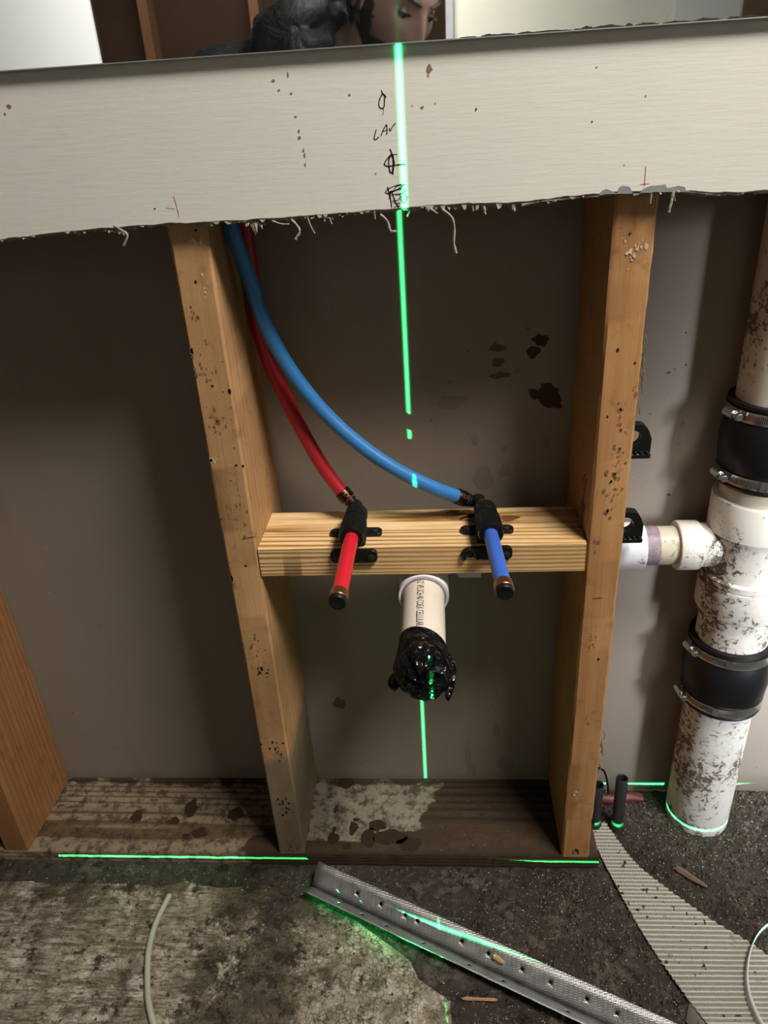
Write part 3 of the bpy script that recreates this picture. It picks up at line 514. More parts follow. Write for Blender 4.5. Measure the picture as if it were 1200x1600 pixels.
for wd, p in [[0.00092,[[0.20548,0.99485],[0.20629,0.99239],[0.20804,0.99102],[0.20905,0.98937]]],[0.00092,[[0.20806,0.99134],[0.20604,0.99177],[0.20389,0.9887],[0.20271,0.98492],[0.20351,0.98229],[0.20532,0.98167],[0.207,0.98274],[0.20747,0.98593],[0.20783,0.98975],[0.20806,0.99134]]],[0.00042,[[0.20685,0.98275],[0.20612,0.97891],[0.20547,0.97647]]],[0.00084,[[0.1996,0.96629],[0.19847,0.96357],[0.1973,0.9591],[0.19916,0.95899],[0.20128,0.96062]]],[0.00084,[[0.20311,0.96118],[0.20513,0.96519],[0.20819,0.96932],[0.20859,0.96567],[0.20808,0.96171]]],[0.00067,[[0.20472,0.96442],[0.20851,0.96567]]],[0.0008,[[0.21044,0.96689],[0.21121,0.96453],[0.21306,0.9674],[0.21618,0.97039]]],[0.00118,[[0.2102,0.95087],[0.21134,0.9481],[0.21238,0.94327],[0.2126,0.93846],[0.21178,0.93437],[0.21199,0.93089]]],[0.00101,[[0.21242,0.94702],[0.2093,0.94514],[0.20569,0.94123],[0.20518,0.93885],[0.20852,0.93744],[0.21273,0.93811],[0.22336,0.93845]]],[0.00118,[[0.21201,0.94636],[0.20921,0.94344],[0.20874,0.93729],[0.20959,0.93309],[0.21171,0.93298],[0.21319,0.93981],[0.21252,0.94599]]],[0.00076,[[0.21165,0.94672],[0.21653,0.94632]]],[0.00109,[[0.20652,0.92136],[0.20745,0.91707],[0.20889,0.91057],[0.20951,0.90443]]],[0.00109,[[0.20756,0.91172],[0.20979,0.91766],[0.21147,0.91259],[0.21354,0.90747],[0.21571,0.90412]]],[0.00071,[[0.2048,0.91791],[0.20878,0.9204],[0.21501,0.92219],[0.22116,0.92258],[0.21956,0.92104],[0.21171,0.91756],[0.20701,0.91602],[0.20459,0.91707],[0.2048,0.91791]]],[0.00101,[[0.20745,0.91707],[0.21328,0.91819],[0.21874,0.91989]]],[0.00059,[[0.21175,0.91826],[0.21499,0.92163],[0.2192,0.92141],[0.21715,0.9187],[0.22177,0.91881],[0.22208,0.91703],[0.21859,0.9165]]],[0.00055,[[0.20923,0.91413],[0.21392,0.91531],[0.2177,0.9137],[0.21522,0.91025],[0.21055,0.90977],[0.21354,0.90747],[0.21744,0.90799]]],[0.00067,[[0.2176,0.91156],[0.21902,0.90863],[0.22168,0.90763],[0.22287,0.91201],[0.22084,0.91496],[0.21699,0.91516],[0.2131,0.91429]]],[0.0005,[[0.22265,0.91238],[0.22474,0.91249]]],[0.00046,[[0.21416,0.90419],[0.21657,0.90588],[0.21108,0.90471]]],[0.0005,[[0.21604,0.91129],[0.2192,0.91291],[0.22062,0.90998]]],[0.0006,[[0.00698,0.91417],[0.01561,0.9132]]]]: wall_stroke(bm, YF - 0.00025, wd, p, 2)
for wd, p in [[0.00035,[[0.01586,0.92379],[0.01717,0.91526],[0.01771,0.90558]]],[0.00035,[[0.42589,0.9265],[0.42619,0.91856],[0.42649,0.91053]]],[0.00035,[[0.42257,0.91225],[0.43004,0.91236]]]]: wall_stroke(bm, YF - 0.00022, 0.0006, p, 3)
for s in [[0.2454,1.008,0.0021,0.0031,1.0],[0.2442,1.0031,0.0008,0.0009,1.0],[0.2832,0.9765,0.0009,0.001,2.0],[-0.1134,1.0011,0.0017,0.0014,1.0],[-0.1185,0.9956,0.0008,0.001,1.0],[0.1164,1.0068,0.0016,0.0009,1.0],[0.1203,0.9997,0.0011,0.0007,1.0],[0.1291,1.0102,0.0008,0.0018,1.0],[0.1302,0.9968,0.0011,0.0007,1.0],[0.1321,0.9797,0.0011,0.0007,1.0],[0.1336,0.9686,0.0008,0.0014,1.0],[0.1336,0.9637,0.0016,0.0012,1.0],[0.1359,0.9538,0.0006,0.0015,1.0],[0.1366,0.9498,0.0006,0.0025,1.0],[0.1364,0.9428,0.0006,0.0015,1.0],[0.1787,0.9931,0.0011,0.0006,1.0],[0.2388,0.9804,0.0013,0.0009,1.0],[0.2495,0.983,0.0005,0.0005,1.0],[-0.003,0.9141,0.0009,0.0005,2.0],[0.3786,0.9622,0.0007,0.0006,2.0],[0.4204,0.9784,0.0005,0.0009,1.0],[0.3793,1.001,0.0008,0.0004,1.0],[0.4077,0.9279,0.0005,0.0005,1.0],[0.1969,0.9325,0.0006,0.0005,1.0],[0.2304,0.9823,0.0005,0.0005,1.0]]: wall_blob(bm, YF - 0.0003, s, 4 if s[4] < 1.5 else 2, 0.3)
G = [[0.32279,0.89994],[0.34192,0.90363],[0.36923,0.90431],[0.38825,0.90437],[0.39061,0.90883],[0.39483,0.91014],[0.39988,0.90785],[0.4038,0.90613],[0.40502,0.91063],[0.40759,0.91201],[0.41415,0.91066],[0.4167,0.90649],[0.41808,0.90336],[0.42231,0.90417],[0.42563,0.90856],[0.42924,0.90989],[0.43235,0.91074],[0.43611,0.91054],[0.44405,0.91114],[0.44548,0.90805],[0.45488,0.90958],[0.46036,0.90829],[0.46183,0.90519],[0.47168,0.90317],[0.48247,0.90212],[0.4908,0.89967]]   # scar where the paint face tore away and the grey core shows
Gb = [(x, edge_z(x) - 0.0012 - 0.001 * noise.noise(V((x * 120, 3, 0)))) for x, z in G]
for a, b, c, d in zip(G, G[1:], Gb[1:], Gb):
    add_poly(bm, [(a[0], YF - 0.0003, a[1]), (b[0], YF - 0.0003, b[1]), (c[0], YF - 0.0003, c[1]), (d[0], YF - 0.0003, d[1])], 1)
dw = obj('drywall_strip', bm, [M_paint, M_gyp, M_ink, M_redink, M_brownspot], origin=(0.2, YF, 0.9), smooth=False)
tag(dw, 'cream painted drywall across the studs, ragged cut bottom edge and handwritten marks', 'drywall')
bm = BM()
for i in range(330):      # ragged paper lip below the cut
    x = random.uniform(-0.3, 0.65); k = 0.5 + noise.noise(V((x * 14, 0, 5))); ln = 0.0010 + 0.0035 * max(0, k) * random.random() + (0.003 if 0.24 < x < 0.33 else 0); z = edge_z(x) - 0.0005
    y = random.uniform(YF, -0.004); wd = random.uniform(0.001, 0.004)
    P = [(x - wd, y, z + 0.001), (x + wd, y, z + 0.001), (x + wd * 0.5 + random.uniform(-.001, .001), y - random.uniform(-0.001, 0.0015), z - ln * 0.7), (x + random.uniform(-.001, .001), y - random.uniform(-0.001, 0.002), z - ln)]
    add_poly(bm, P, 0)
def tail(x, z0, wlen, hl, n=16):
    for i in range(n):
        t = i / n; xx = x + wlen * (t - 0.5); h = hl * (1 - abs(2 * t - 1)) * random.uniform(0.4, 1.0)
        add_poly(bm, [(xx - 0.003, YF + 0.004, z0), (xx + 0.003, YF + 0.004, z0), (xx + 0.001 + random.uniform(-.002, .002), YF + random.uniform(-.001, .006), z0 - h)], 0)
tail(0.085, 0.9005, 0.022, 0.016, 30); tail(-0.04, 0.9, 0.05, 0.010, 30); tail(0.452, 0.908, 0.012, 0.014, 12); tail(0.15, 0.901, 0.06, 0.006, 30)
for r_, p in [[0.0012,[[0.1194,-0.0147,0.8992],[0.124,-0.0147,0.8941],[0.1258,-0.0147,0.8886],[0.1216,-0.0147,0.8823]]],[0.0007,[[0.134,-0.0147,0.9011],[0.1361,-0.0147,0.8935],[0.1395,-0.0147,0.8863]]],[0.0012,[[0.199,-0.0147,0.8995],[0.2049,-0.0147,0.8939],[0.2074,-0.0147,0.8858],[0.213,-0.0147,0.8844]]],[0.0012,[[0.2532,-0.0147,0.9015],[0.262,-0.0147,0.8937],[0.2641,-0.0147,0.8841],[0.2634,-0.0147,0.8722],[0.2656,-0.0147,0.8634]]],[0.0012,[[0.4506,-0.0147,0.9049],[0.4499,-0.0147,0.8973],[0.4488,-0.0147,0.8887]]],[0.0012,[[-0.0429,-0.0147,0.9023],[-0.0368,-0.0147,0.8976],[-0.0324,-0.0147,0.893],[-0.0379,-0.0147,0.8844]]],[0.0007,[[0.102,-0.0147,0.899],[0.1103,-0.0147,0.8959],[0.1172,-0.0147,0.8955]]],[0.0007,[[0.1539,-0.0147,0.8991],[0.1552,-0.0147,0.8937]]],[0.0007,[[0.1941,-0.0147,0.9024],[0.1942,-0.0147,0.8955]]],[0.0007,[[0.2431,-0.0147,0.902],[0.2497,-0.0147,0.8975]]],[0.0012,[[0.2899,-0.0147,0.9018],[0.2911,-0.0147,0.8949]]],[0.0007,[[0.4325,-0.0147,0.9048],[0.4323,-0.0147,0.8967]]],[0.0007,[[0.2799,-0.0147,0.9023],[0.281,-0.0147,0.898]]],[0.0007,[[0.2251,-0.0147,0.9008],[0.2226,-0.0147,0.8967]]]]: add_tube(bm, catmull(p, 5), r_, 6, jit=0.25)
obj('torn_paper', bm, M_fuzz, dw, origin=(0.2, YF, 0.9), smooth=False)

ZM = 1.027
mr = empty('wall_mirror', (0.3, YF - 0.006, ZM), 'frameless wall mirror above the cream drywall, its lower edge blackened in places', 'mirror')
bm = BM(); add_box(bm, (-1.2, YF - 0.0058, ZM), (1.5, YF - 0.0008, 1.85)); obj('mirror_glass', bm, M_mirror, mr, smooth=False)
bm = BM(); add_box(bm, (-1.2, YF - 0.0064, ZM - 0.0012), (1.5, YF - 0.0006, ZM - 0.0001), 0.0003); obj('edge_strip', bm, M_medge, mr, smooth=False)
bm = BM(); x = 0.27
while x < 0.62:
    w_ = random.uniform(0.006, 0.03); h = random.uniform(0.0006, 0.0022) * (1.0 if x > 0.36 else 0.5)
    pts = [(x + w_ * i / 8, YF - 0.006, ZM) for i in range(9)]; top = [(x + w_ * (8 - i) / 8, YF - 0.006, ZM + h * math.sin(math.pi * (i + 0.3) / 8.8) * random.uniform(0.6, 1.2) + 0.0003) for i in range(9)]
    add_poly(bm, pts + top, 0); x += w_ * random.uniform(0.7, 1.3)
obj('blackened_edge', bm, M_desilver, mr, smooth=False)

# ---------------- water lines ----------------
def wrap_text(text, o, axis, up, r, size, sx=1.0):
    # letters lie on a cylinder: text runs along axis, letter tops turn towards 'up' x axis side
    cu = bpy.data.curves.new('t', 'FONT'); cu.body = text; cu.size = size; cu.resolution_u = 2
    to = bpy.data.objects.new('t', cu); me = to.to_mesh(); b = bmesh.new(); b.from_mesh(me); to.to_mesh_clear(); bpy.data.objects.remove(to); bpy.data.curves.remove(cu)
    bmesh.ops.subdivide_edges(b, edges=[e for e in b.edges if e.calc_length() > size * 0.25], cuts=2)
    o = V(o); t = V(axis).normalized(); n = V(up); n = (n - t * n.dot(t)).normalized(); s = n.cross(t)   # s: direction of letter tops
    for v in b.verts:
        a = (v.co.y - size * 0.35) / r; v.co = o + t * (v.co.x * sx) + (n * math.cos(a) + s * math.sin(a)) * r
    return b
def merge(dst, src, mi=0):
    mp = {v: dst.verts.new(v.co) for v in src.verts}
    for f in src.faces:
        try:
            g2 = dst.faces.new([mp[v] for v in f.verts]); g2.material_index = mi
        except ValueError: pass
    src.free()
def supply(col, path, e, s0, tip, mt_up, mt_dn, label):
    root = empty('water_line', tuple(e), label, 'pipe', 'water supply lines')
    e = V(e); s0 = V(s0); tip = V(tip); P = catmull(path, 10); end = P[-1]; td = (P[-1] - P[-3]).normalized()
    bm = BM(); add_tube(bm, P, 0.0080, 24); obj('tubing', bm, mt_up, root)
    bm = BM(); add_lathe(bm, end - td * 0.013, td, [(0, 0.0082), (0, 0.0091), (0.0005, 0.0094), (0.0115, 0.0094), (0.012, 0.0091), (0.012, 0.0082)], 32)
    tb = wrap_text('PEX', end - td * 0.0125, td, (0.1, -0.8, 0.75), 0.00955, 0.0075, 0.85)
    merge(bm, tb, 1); obj('crimp_ring', bm, [M_dkcopper, M_copper], root)
    ax = (tip - s0).normalized()
    bm = BM(); ep = catmull([end - td * 0.003, end + td * 0.008, e - ax * 0.004, e + ax * 0.003, s0], 6); add_tube(bm, ep, [0.0068] * len(ep), 18)
    add_lathe(bm, end + td * 0.001, td, [(0, 0.0), (0, 0.0080), (0.003, 0.0080), (0.003, 0)], 24)
    obj('elbow', bm, M_blk, root)
    bm = BM(); add_lathe(bm, s0 - ax * 0.004, ax, [(0, 0.008), (0, 0.0096), (0.008, 0.0096), (0.008, 0.008)], 32); obj('copper_collar', bm, M_copper, root)
    bm = BM(); L = (tip - s0).length; add_tube(bm, [s0 + ax * L * k / 6 for k in range(7)], 0.0080, 28)
    obj('stub_tube', bm, mt_dn, root)
    bm = BM(); add_lathe(bm, tip - ax * 0.014, ax, [(0, 0.0079), (0, 0.0090), (0.001, 0.0094), (0.0115, 0.0094), (0.012, 0.0090), (0.012, 0.0079)], 32); obj('crimp_ring', bm, M_copper, root)
    bm = BM(); add_lathe(bm, tip - ax * 0.003, ax, [(0, 0), (0, 0.0089), (0.0045, 0.0089), (0.006, 0.0078), (0.0061, 0.0052), (0.0058, 0.0045), (0.0058, 0.0)], 32); obj('end_plug', bm, M_blk, root)
    return root, ax
def bracket(c, ax, label, broken):
    # stub-out bracket: ribbed sleeve around the tube, ears on top of the block and on its front edge
    c = V(c); ax = V(ax); root = empty('pipe_bracket', tuple(c), label, 'pipe bracket', 'black pipe brackets on the block')
    bm = BM(); o = c - ax * 0.026
    add_lathe(bm, o, ax, [(0, 0.0086), (0, 0.0125), (0.001, 0.0131), (0.017, 0.0131), (0.018, 0.0125), (0.018, 0.0112), (0.021, 0.0112), (0.021, 0.0128), (0.023, 0.0138), (0.058, 0.0138), (0.060, 0.0130), (0.060, 0.0086)], 48)
    t, s, u = frame(ax)
    for k in range(26):
        a = 2 * math.pi * k / 26; d = s * math.cos(a) + u * math.sin(a); add_tube(bm, [o + ax * 0.026 + d * 0.0138, o + ax * 0.056 + d * 0.0138], 0.0007, 6)
    obj('sleeve', bm, M_blk, root)
    bx_, zt = c.x, 0.5515
    bm = BM()
    def stadium(c, L, w_, u, v, n, th):      # rounded ear: centre, half length, half width, in-plane axes, normal, thickness
        c, u, v, n = V(c), V(u), V(v), V(n); pts = []
        for k in range(24):
            a = 2 * math.pi * k / 24; r_ = w_ * 0.75; pts.append(u * (math.cos(a) * r_ + (L - r_) * (1 if math.cos(a) > 0 else -1)) + v * (math.sin(a) * r_ + (w_ - r_) * (1 if math.sin(a) > 0 else -1)))
        lay = [[bm.verts.new(c + p * q + n * h) for p in pts] for q, h in ((1, 0.0001), (1, th * 0.8), (0.95, th))]
        for A_, B_ in zip(lay, lay[1:]):
            for k in range(24): bm.faces.new((A_[k], A_[(k + 1) % 24], B_[(k + 1) % 24], B_[k]))
        bm.faces.new(lay[-1]); bmesh.ops.recalc_face_normals(bm, faces=bm.faces)
    def ear_top(x0, x1, yc, w_): stadium(((x0 + x1) / 2, yc, zt), (x1 - x0) / 2, w_ / 2, (1, 0, 0), (0, 1, 0), (0, 0, 1), 0.0045)
    ear_top(bx_ - 0.030, bx_ + 0.030, 0.030, 0.0155); add_box(bm, (bx_ - 0.013, 0.0, zt + 0.0001), (bx_ + 0.013, 0.038, zt + 0.0075), 0.002)
    obj('top_ear', bm, M_blk, root)
    bm = BM()
    if not broken: stadium((bx_ - 0.0005, -0.0003, 0.5415), 0.0265, 0.0082, (1, 0, 0), (0, 0, 1), (0, -1, 0), 0.0047)
    else:
        stadium((bx_ + 0.007, -0.0003, 0.5425), 0.019, 0.0082, (1, 0, 0), (0, 0, 1), (0, -1, 0), 0.0047)
        cc = V((bx_ - 0.021, -0.0027, 0.5395))
        add_tube(bm, [cc + V((math.cos(math.radians(a)) * 0.0075, 0, math.sin(math.radians(a)) * 0.0075)) for a in range(-20, 235, 15)], 0.0030, 10)
        add_tube(bm, [(bx_ - 0.010, -0.0027, 0.5365), (bx_ - 0.014, -0.0027, 0.5365)], 0.0028, 8)
        add_tube(bm, [(bx_ - 0.010, -0.0027, 0.5475), (bx_ - 0.020, -0.0027, 0.5475)], 0.0030, 8)
    obj('front_ear', bm, M_blk, root)
    def screw(p, nrm):
        bm = BM(); nrm = V(nrm); add_lathe(bm, V(p), nrm, [(0, 0), (0, 0.0042), (0.0008, 0.0042), (0.0016, 0.0030), (0.0016, 0)], 20)
        t, s, u = frame(nrm); q = V(p) + t * 0.0018
        for d, e_ in ((s, u), (u, s)): add_poly(bm, [q + d * 0.0024 + e_ * 0.0004, q + d * 0.0024 - e_ * 0.0004, q - d * 0.0024 - e_ * 0.0004, q - d * 0.0024 + e_ * 0.0004], 1)
        obj('screw', bm, [M_screw, M_hole], root)
    screw((bx_ - 0.0215, 0.030, zt + 0.0045), (0, 0, 1)); screw((bx_ + 0.0215, 0.030, zt + 0.0045), (0, 0, 1))
    screw((bx_ + 0.019, -0.0050, 0.5405), (0, -1, 0)); screw((bx_ - 0.0205, -0.0048 if not broken else -0.0008, 0.5395), (0, -1, 0))
M_screw = N('dark_screw', 0.4, 0.5); M_screw.col((0.03, 0.03, 0.03)); M_screw = M_screw.m
ZR = 0.5705
supply('red', [[0.0474,0.1,0.9103],[0.0487,0.1,0.8918],[0.0499,0.1,0.8664],[0.0499,0.1,0.827],[0.0489,0.1,0.7787],[0.0579,0.096,0.7359],[0.0701,0.09,0.7058],[0.0875,0.082,0.6647],[0.1071,0.074,0.6241],[0.1263,0.068,0.5941],[0.1385,0.064,0.5797]], (0.1478, 0.056, ZR + 0.003), (0.1490, 0.046, ZR), (0.1466, -0.1335, ZR - 0.0005), M_red, M_red2, 'red water line curving behind the blue one to a red capped stub')
bracket((0.1485, 0.020, ZR), V((0.1466 - 0.1490, -0.1335 - 0.046, 0)).normalized(), 'black bracket with ribbed sleeve gripping the red stub on the block', False)
supply('blue', [[0.0455,0.05,0.9205],[0.0465,0.05,0.9032],[0.0485,0.05,0.8825],[0.0529,0.053,0.8606],[0.0595,0.056,0.8284],[0.0669,0.06,0.7891],[0.0865,0.061,0.7417],[0.1179,0.059,0.6938],[0.156,0.055,0.6538],[0.1977,0.053,0.6211],[0.2407,0.057,0.5945],[0.2763,0.068,0.5739]], (0.2915, 0.064, ZR + 0.003), (0.2965, 0.052, ZR), (0.3055, -0.121, ZR - 0.0005), M_blue, M_blue2, 'blue water line curving from upper left to a blue capped stub')
bracket((0.2985, 0.022, ZR), V((0.3055 - 0.2965, -0.121 - 0.052, 0)).normalized(), 'black bracket holding the blue stub, lower left ear broken around its screw', True)

# ---------------- branch drain with taped stub ----------------
XS_, ZS_ = 0.2245, 0.4835
br = empty('branch_drain', (XS_, 0.09, ZS_), 'white branch drain behind the studs, its stub under the block taped shut in black', 'drain pipe')
bm = BM(); add_lathe(bm, (XS_, 0.02, ZS_), (0, -1, 0), [(-0.03, 0.0), (-0.03, 0.0241), (0.150, 0.0241), (0.150, 0.021), (0.148, 0)], 56)
tb = wrap_text('1-1/2" IPS SCH 40 COEX CELLULAR CORE', (XS_ - 0.0015, 0.005, ZS_), (0, -1, 0), (-0.04, -0.35, 0.94), 0.02425, 0.0115, 0.53)
merge(bm, tb, 1); obj('stub_pipe', bm, [M_pvcN, M_ink], br)
bm = BM(); add_lathe(bm, (XS_, 0.0, ZS_), (0, 1, 0), [(0.0, 0.0245), (-0.001, 0.0265), (-0.001, 0.0288), (0.0, 0.0293), (0.035, 0.0293), (0.037, 0.026), (0.05, 0.026)], 56)
# long-sweep elbow turning right behind the block
pth = catmull([(XS_, 0.04, ZS_), (XS_, 0.060, ZS_), (XS_ + 0.010, 0.085, ZS_ + 0.001), (XS_ + 0.030, 0.097, ZS_ + 0.0), (XS_ + 0.056, 0.0975, ZS_ + 0.0)], 8)
add_tube(bm, pth, 0.0262, 40)
add_lathe(bm, (XS_ + 0.040, 0.0975, ZS_ - 0.001), (1, 0, 0), [(0, 0.026), (0.003, 0.0312), (0.030, 0.0312), (0.030, 0.0245)], 48)
obj('elbow', bm, M_pvcW, br)
bm = BM(); add_lathe(bm, (XS_, -0.0005, ZS_), (0, -1, 0), [(0.0, 0.0264), (0.0012, 0.0258), (0.0016, 0.0244)], 56); obj('primer_ring', bm, M_purple, br)
XD, YD = 0.6235, 0.0975; ZB = 0.4885
bm = BM(); add_tube(bm, [(0.31, 0.0975, ZS_ + 0.002), (0.38, 0.0975, ZS_ + 0.003)], 0.0241, 40); obj('run_pipe', bm, M_pvcY, br)
bm = BM(); add_lathe(bm, (0.445, 0.0975, ZB), (1, 0, 0), [(0, 0.024), (0, 0.0298), (0.048, 0.0298), (0.0495, 0.0285), (0.0495, 0.0243)], 48); obj('coupling', bm, M_pvcW, br)
bm = BM(); add_lathe(bm, (0.4945, 0.0975, ZB), (1, 0, 0), [(0, 0.0243), (0.017, 0.02445)], 48); obj('primer_ring', bm, M_purple, br)
bm = BM(); add_tube(bm, [(0.4945, 0.0975, ZB), (0.552, 0.0975, ZB)], 0.0241, 48); obj('short_pipe', bm, M_pvcY, br)
# tape wrapped over the end
bm = BM(); seg = 72; rings = []
yy = [(-0.090, 0.0249), (-0.097, 0.0256), (-0.108, 0.0263), (-0.118, 0.0275), (-0.128, 0.0290), (-0.136, 0.0288), (-0.143, 0.0240), (-0.148, 0.0160), (-0.149, 0.0070)]
for i, (y, r_) in enumerate(yy):
    ring = []; t = i / (len(yy) - 1)
    for k in range(seg):
        a = 2 * math.pi * k / seg
        f = 1 + t * (0.26 * noise.noise(V((math.cos(a) * 1.7, math.sin(a) * 1.7, 3.3 + y * 30))) + 0.16 * abs(noise.noise(V((math.cos(a) * 4, math.sin(a) * 4, y * 70)))))
        cr = 0.006 * t * noise.noise(V((math.cos(a) * 2.6, math.sin(a) * 2.6, 7 + y * 40)))
        ys = y - (0.008 * math.cos(a - 0.2) * (1 if i < 2 else 0.3)) + cr      # the wrap starts on a slant
        ring.append(bm.verts.new((XS_ + math.cos(a) * r_ * f + 0.002 * t, ys, ZS_ + math.sin(a) * r_ * f - 0.006 * t)))
    rings.append(ring)
for A_, B_ in zip(rings, rings[1:]):
    for k in range(seg): bm.faces.new((A_[k], A_[(k + 1) % seg], B_[(k + 1) % seg], B_[k]))
bm.faces.new(rings[-1])
def flap(pts, th=0.0007):       # loose folded corner of tape
    P = [V(p) for p in pts]; n = (P[1] - P[0]).cross(P[2] - P[0]).normalized() * th
    a = [bm.verts.new(p) for p in P]; b = [bm.verts.new(p + n) for p in P]; bm.faces.new(a); bm.faces.new(list(reversed(b)))
    for i in range(len(P)): j = (i + 1) % len(P); bm.faces.new((a[i], a[j], b[j], b[i]))
def TP(a, b, c): return (XS_ + a, b, ZS_ + c)
flap([TP(0.018, -0.112, 0.018), TP(0.031, -0.108, 0.006), TP(0.036, -0.124, -0.004), TP(0.033, -0.136, -0.018), TP(0.024, -0.146, -0.038), TP(0.021, -0.143, -0.020)])
flap([TP(0.024, -0.118, 0.012), TP(0.034, -0.122, -0.002), TP(0.027, -0.142, -0.020), TP(0.014, -0.148, -0.018)])
flap([TP(-0.018, -0.124, 0.004), TP(-0.033, -0.122, -0.012), TP(-0.030, -0.130, -0.020), TP(-0.012, -0.142, -0.014)])
flap([TP(-0.016, -0.138, 0.012), TP(0.008, -0.147, 0.015), TP(0.018, -0.149, -0.002), TP(-0.006, -0.152, -0.006)])
flap([TP(-0.020, -0.140, -0.010), TP(0.004, -0.151, -0.008), TP(0.016, -0.150, -0.024), TP(-0.008, -0.146, -0.030)])
flap([TP(0.002, -0.149, 0.006), TP(0.018, -0.146, 0.008), TP(0.022, -0.148, -0.012), TP(0.010, -0.152, -0.016)])
add_tube(bm, catmull([TP(-0.026, -0.126, -0.008), TP(-0.033, -0.129, -0.016), TP(-0.026, -0.134, -0.022)], 4), 0.0040, 10)
bmesh.ops.recalc_face_normals(bm, faces=bm.faces)
tp = obj('tape_wrap', bm, M_tape, br)
md = tp.modifiers.new('s', 'SUBSURF'); md.levels = 1; md.render_levels = 1

# ---------------- drain stack ----------------
ds = empty('drain_stack', (XD, YD, 0.018), 'tall dirty white drain stack with two black rubber couplings', 'drain pipe')
OD = (XD, YD, 0)
R3 = 0.0442
def vlathe(name, prof, mat, parent=None, seg=72):
    bm = BM(); add_lathe(bm, OD, (0, 0, 1), [(z, r_) for z, r_ in prof], seg); return obj(name, bm, mat, parent or ds)
vlathe('upper_pipe', [(0.655, 0.0), (0.655, R3), (2.3, R3), (2.3, 0)], M_pvcU)
vlathe('lower_pipe', [(0.0, R3), (0.30, R3), (0.30, 0)], M_pvcL)
vlathe('nipple_pipe', [(0.31, 0), (0.31, R3), (0.42, R3), (0.42, 0)], M_pvcS)
bm = BM(); RH = 0.0522
add_lathe(bm, OD, (0, 0, 1), [(0.400, R3), (0.400, RH - 0.001), (0.402, RH), (0.4425, RH), (0.444, RH - 0.0012), (0.4455, RH), (0.453, RH), (0.456, RH - 0.003), (0.464, RH - 0.0035), (0.505, RH - 0.0035), (0.510, RH - 0.002), (0.5115, RH - 0.0045), (0.513, RH), (0.556, RH), (0.558, RH - 0.001), (0.558, R3)], 80)
add_lathe(bm, (XD - 0.035, YD, ZB), (-1, 0, 0), [(0, 0.026), (0.010, 0.0275), (0.025, 0.0275), (0.028, 0.0302), (0.030, 0.0310), (0.052, 0.0310), (0.054, 0.0300), (0.054, 0.0243)], 56)
obj('tee_fitting', bm, M_pvcT, ds)
vlathe('nipple_pipe', [(0.54, 0), (0.54, R3), (0.59, R3), (0.59, 0)], M_pvcY)
def coupling(z0, z1, spin):
    bm = BM(); R0 = 0.0515; h = z1 - z0
    add_lathe(bm, OD, (0, 0, 1), [(z0, R3), (z0, R0), (z0 + 0.003, R0 + 0.001), (z0 + 0.006, R0 - 0.001), (z0 + 0.019, R0 - 0.001), (z0 + 0.022, R0 + 0.001), (z0 + h / 2, R0 + 0.0035), (z1 - 0.022, R0 + 0.001), (z1 - 0.019, R0 - 0.001), (z1 - 0.006, R0 - 0.001), (z1 - 0.003, R0 + 0.001), (z1, R0), (z1, R3)], 80)
    cp = obj('rubber_coupling', bm, M_rubber, ds)
    for zc, off in ((z0 + 0.0125, 0.0), (z1 - 0.0125, 0.10)):
        bm = BM(); rb_ = R0 + 0.0008; hb = 0.0062
        add_lathe(bm, OD, (0, 0, 1), [(zc - hb, rb_ - 0.001), (zc - hb, rb_ + 0.0004), (zc - hb + 0.0012, rb_), (zc + hb - 0.0012, rb_), (zc + hb, rb_ + 0.0004), (zc + hb, rb_ - 0.001)], 96)
        a0 = math.radians(spin) + off       # angle of the screw housing, seen from above
        for k in range(20):
            a = a0 + 0.22 + k * 0.040
            for s_ in (1,):
                c_, s2 = math.cos(a), math.sin(a); c3, s3 = math.cos(a + 0.018), math.sin(a + 0.018); rr = rb_ + 0.0002
                add_poly(bm, [(XD + c_ * rr, YD + s2 * rr, zc - 0.0036), (XD + c3 * rr, YD + s3 * rr, zc - 0.0036), (XD + c3 * rr, YD + s3 * rr, zc + 0.0036), (XD + c_ * rr, YD + s2 * rr, zc + 0.0036)], 1)
        # second band layer with its end
        lay = [a0 + 0.95 + 0.02 * k for k in range(8)]
        for aa, ab in zip(lay, lay[1:]):
            add_poly(bm, [(XD + math.cos(q) * (rb_ + 0.0012), YD + math.sin(q) * (rb_ + 0.0012), z) for q, z in ((aa, zc - hb), (ab, zc - hb), (ab, zc + hb), (aa, zc + hb))], 0)
        d = V((math.cos(a0), math.sin(a0), 0)); tg = V((-d.y, d.x, 0)); c = V((XD, YD, zc)) + d * (rb_ + 0.0045)
        add_tube(bm, [c - tg * 0.009, c - tg * 0.0085, c + tg * 0.006, c + tg * 0.0065], [0.004, 0.0052, 0.0052, 0.004], 14)
        add_tube(bm, [c + tg * 0.0065, c + tg * 0.012], 0.0028, 12); add_lathe(bm, c + tg * 0.011, tg, [(0, 0), (0, 0.0046), (0.0045, 0.0046), (0.0052, 0.0038), (0.0052, 0)], 6)
        q = c + tg * 0.01635; s_, u_ = d, V((0, 0, 1)); add_poly(bm, [q + s_ * 0.0036 + u_ * 0.0005, q + s_ * 0.0036 - u_ * 0.0005, q - s_ * 0.0036 - u_ * 0.0005, q - s_ * 0.0036 + u_ * 0.0005], 1)
        add_tube(bm, [V((XD, YD, zc)) + d * (rb_ - 0.001) - tg * 0.009 + V((0, 0, 0)), c - tg * 0.002], 0.0035, 8)
        bmesh.ops.recalc_face_normals(bm, faces=[f for f in bm.faces if f.material_index == 0])
        obj('hose_clamp', bm, [M_steel, M_slot], cp, origin=(XD, YD, 0.018))
coupling(0.577, 0.678, 190); coupling(0.2475, 0.352, 186)

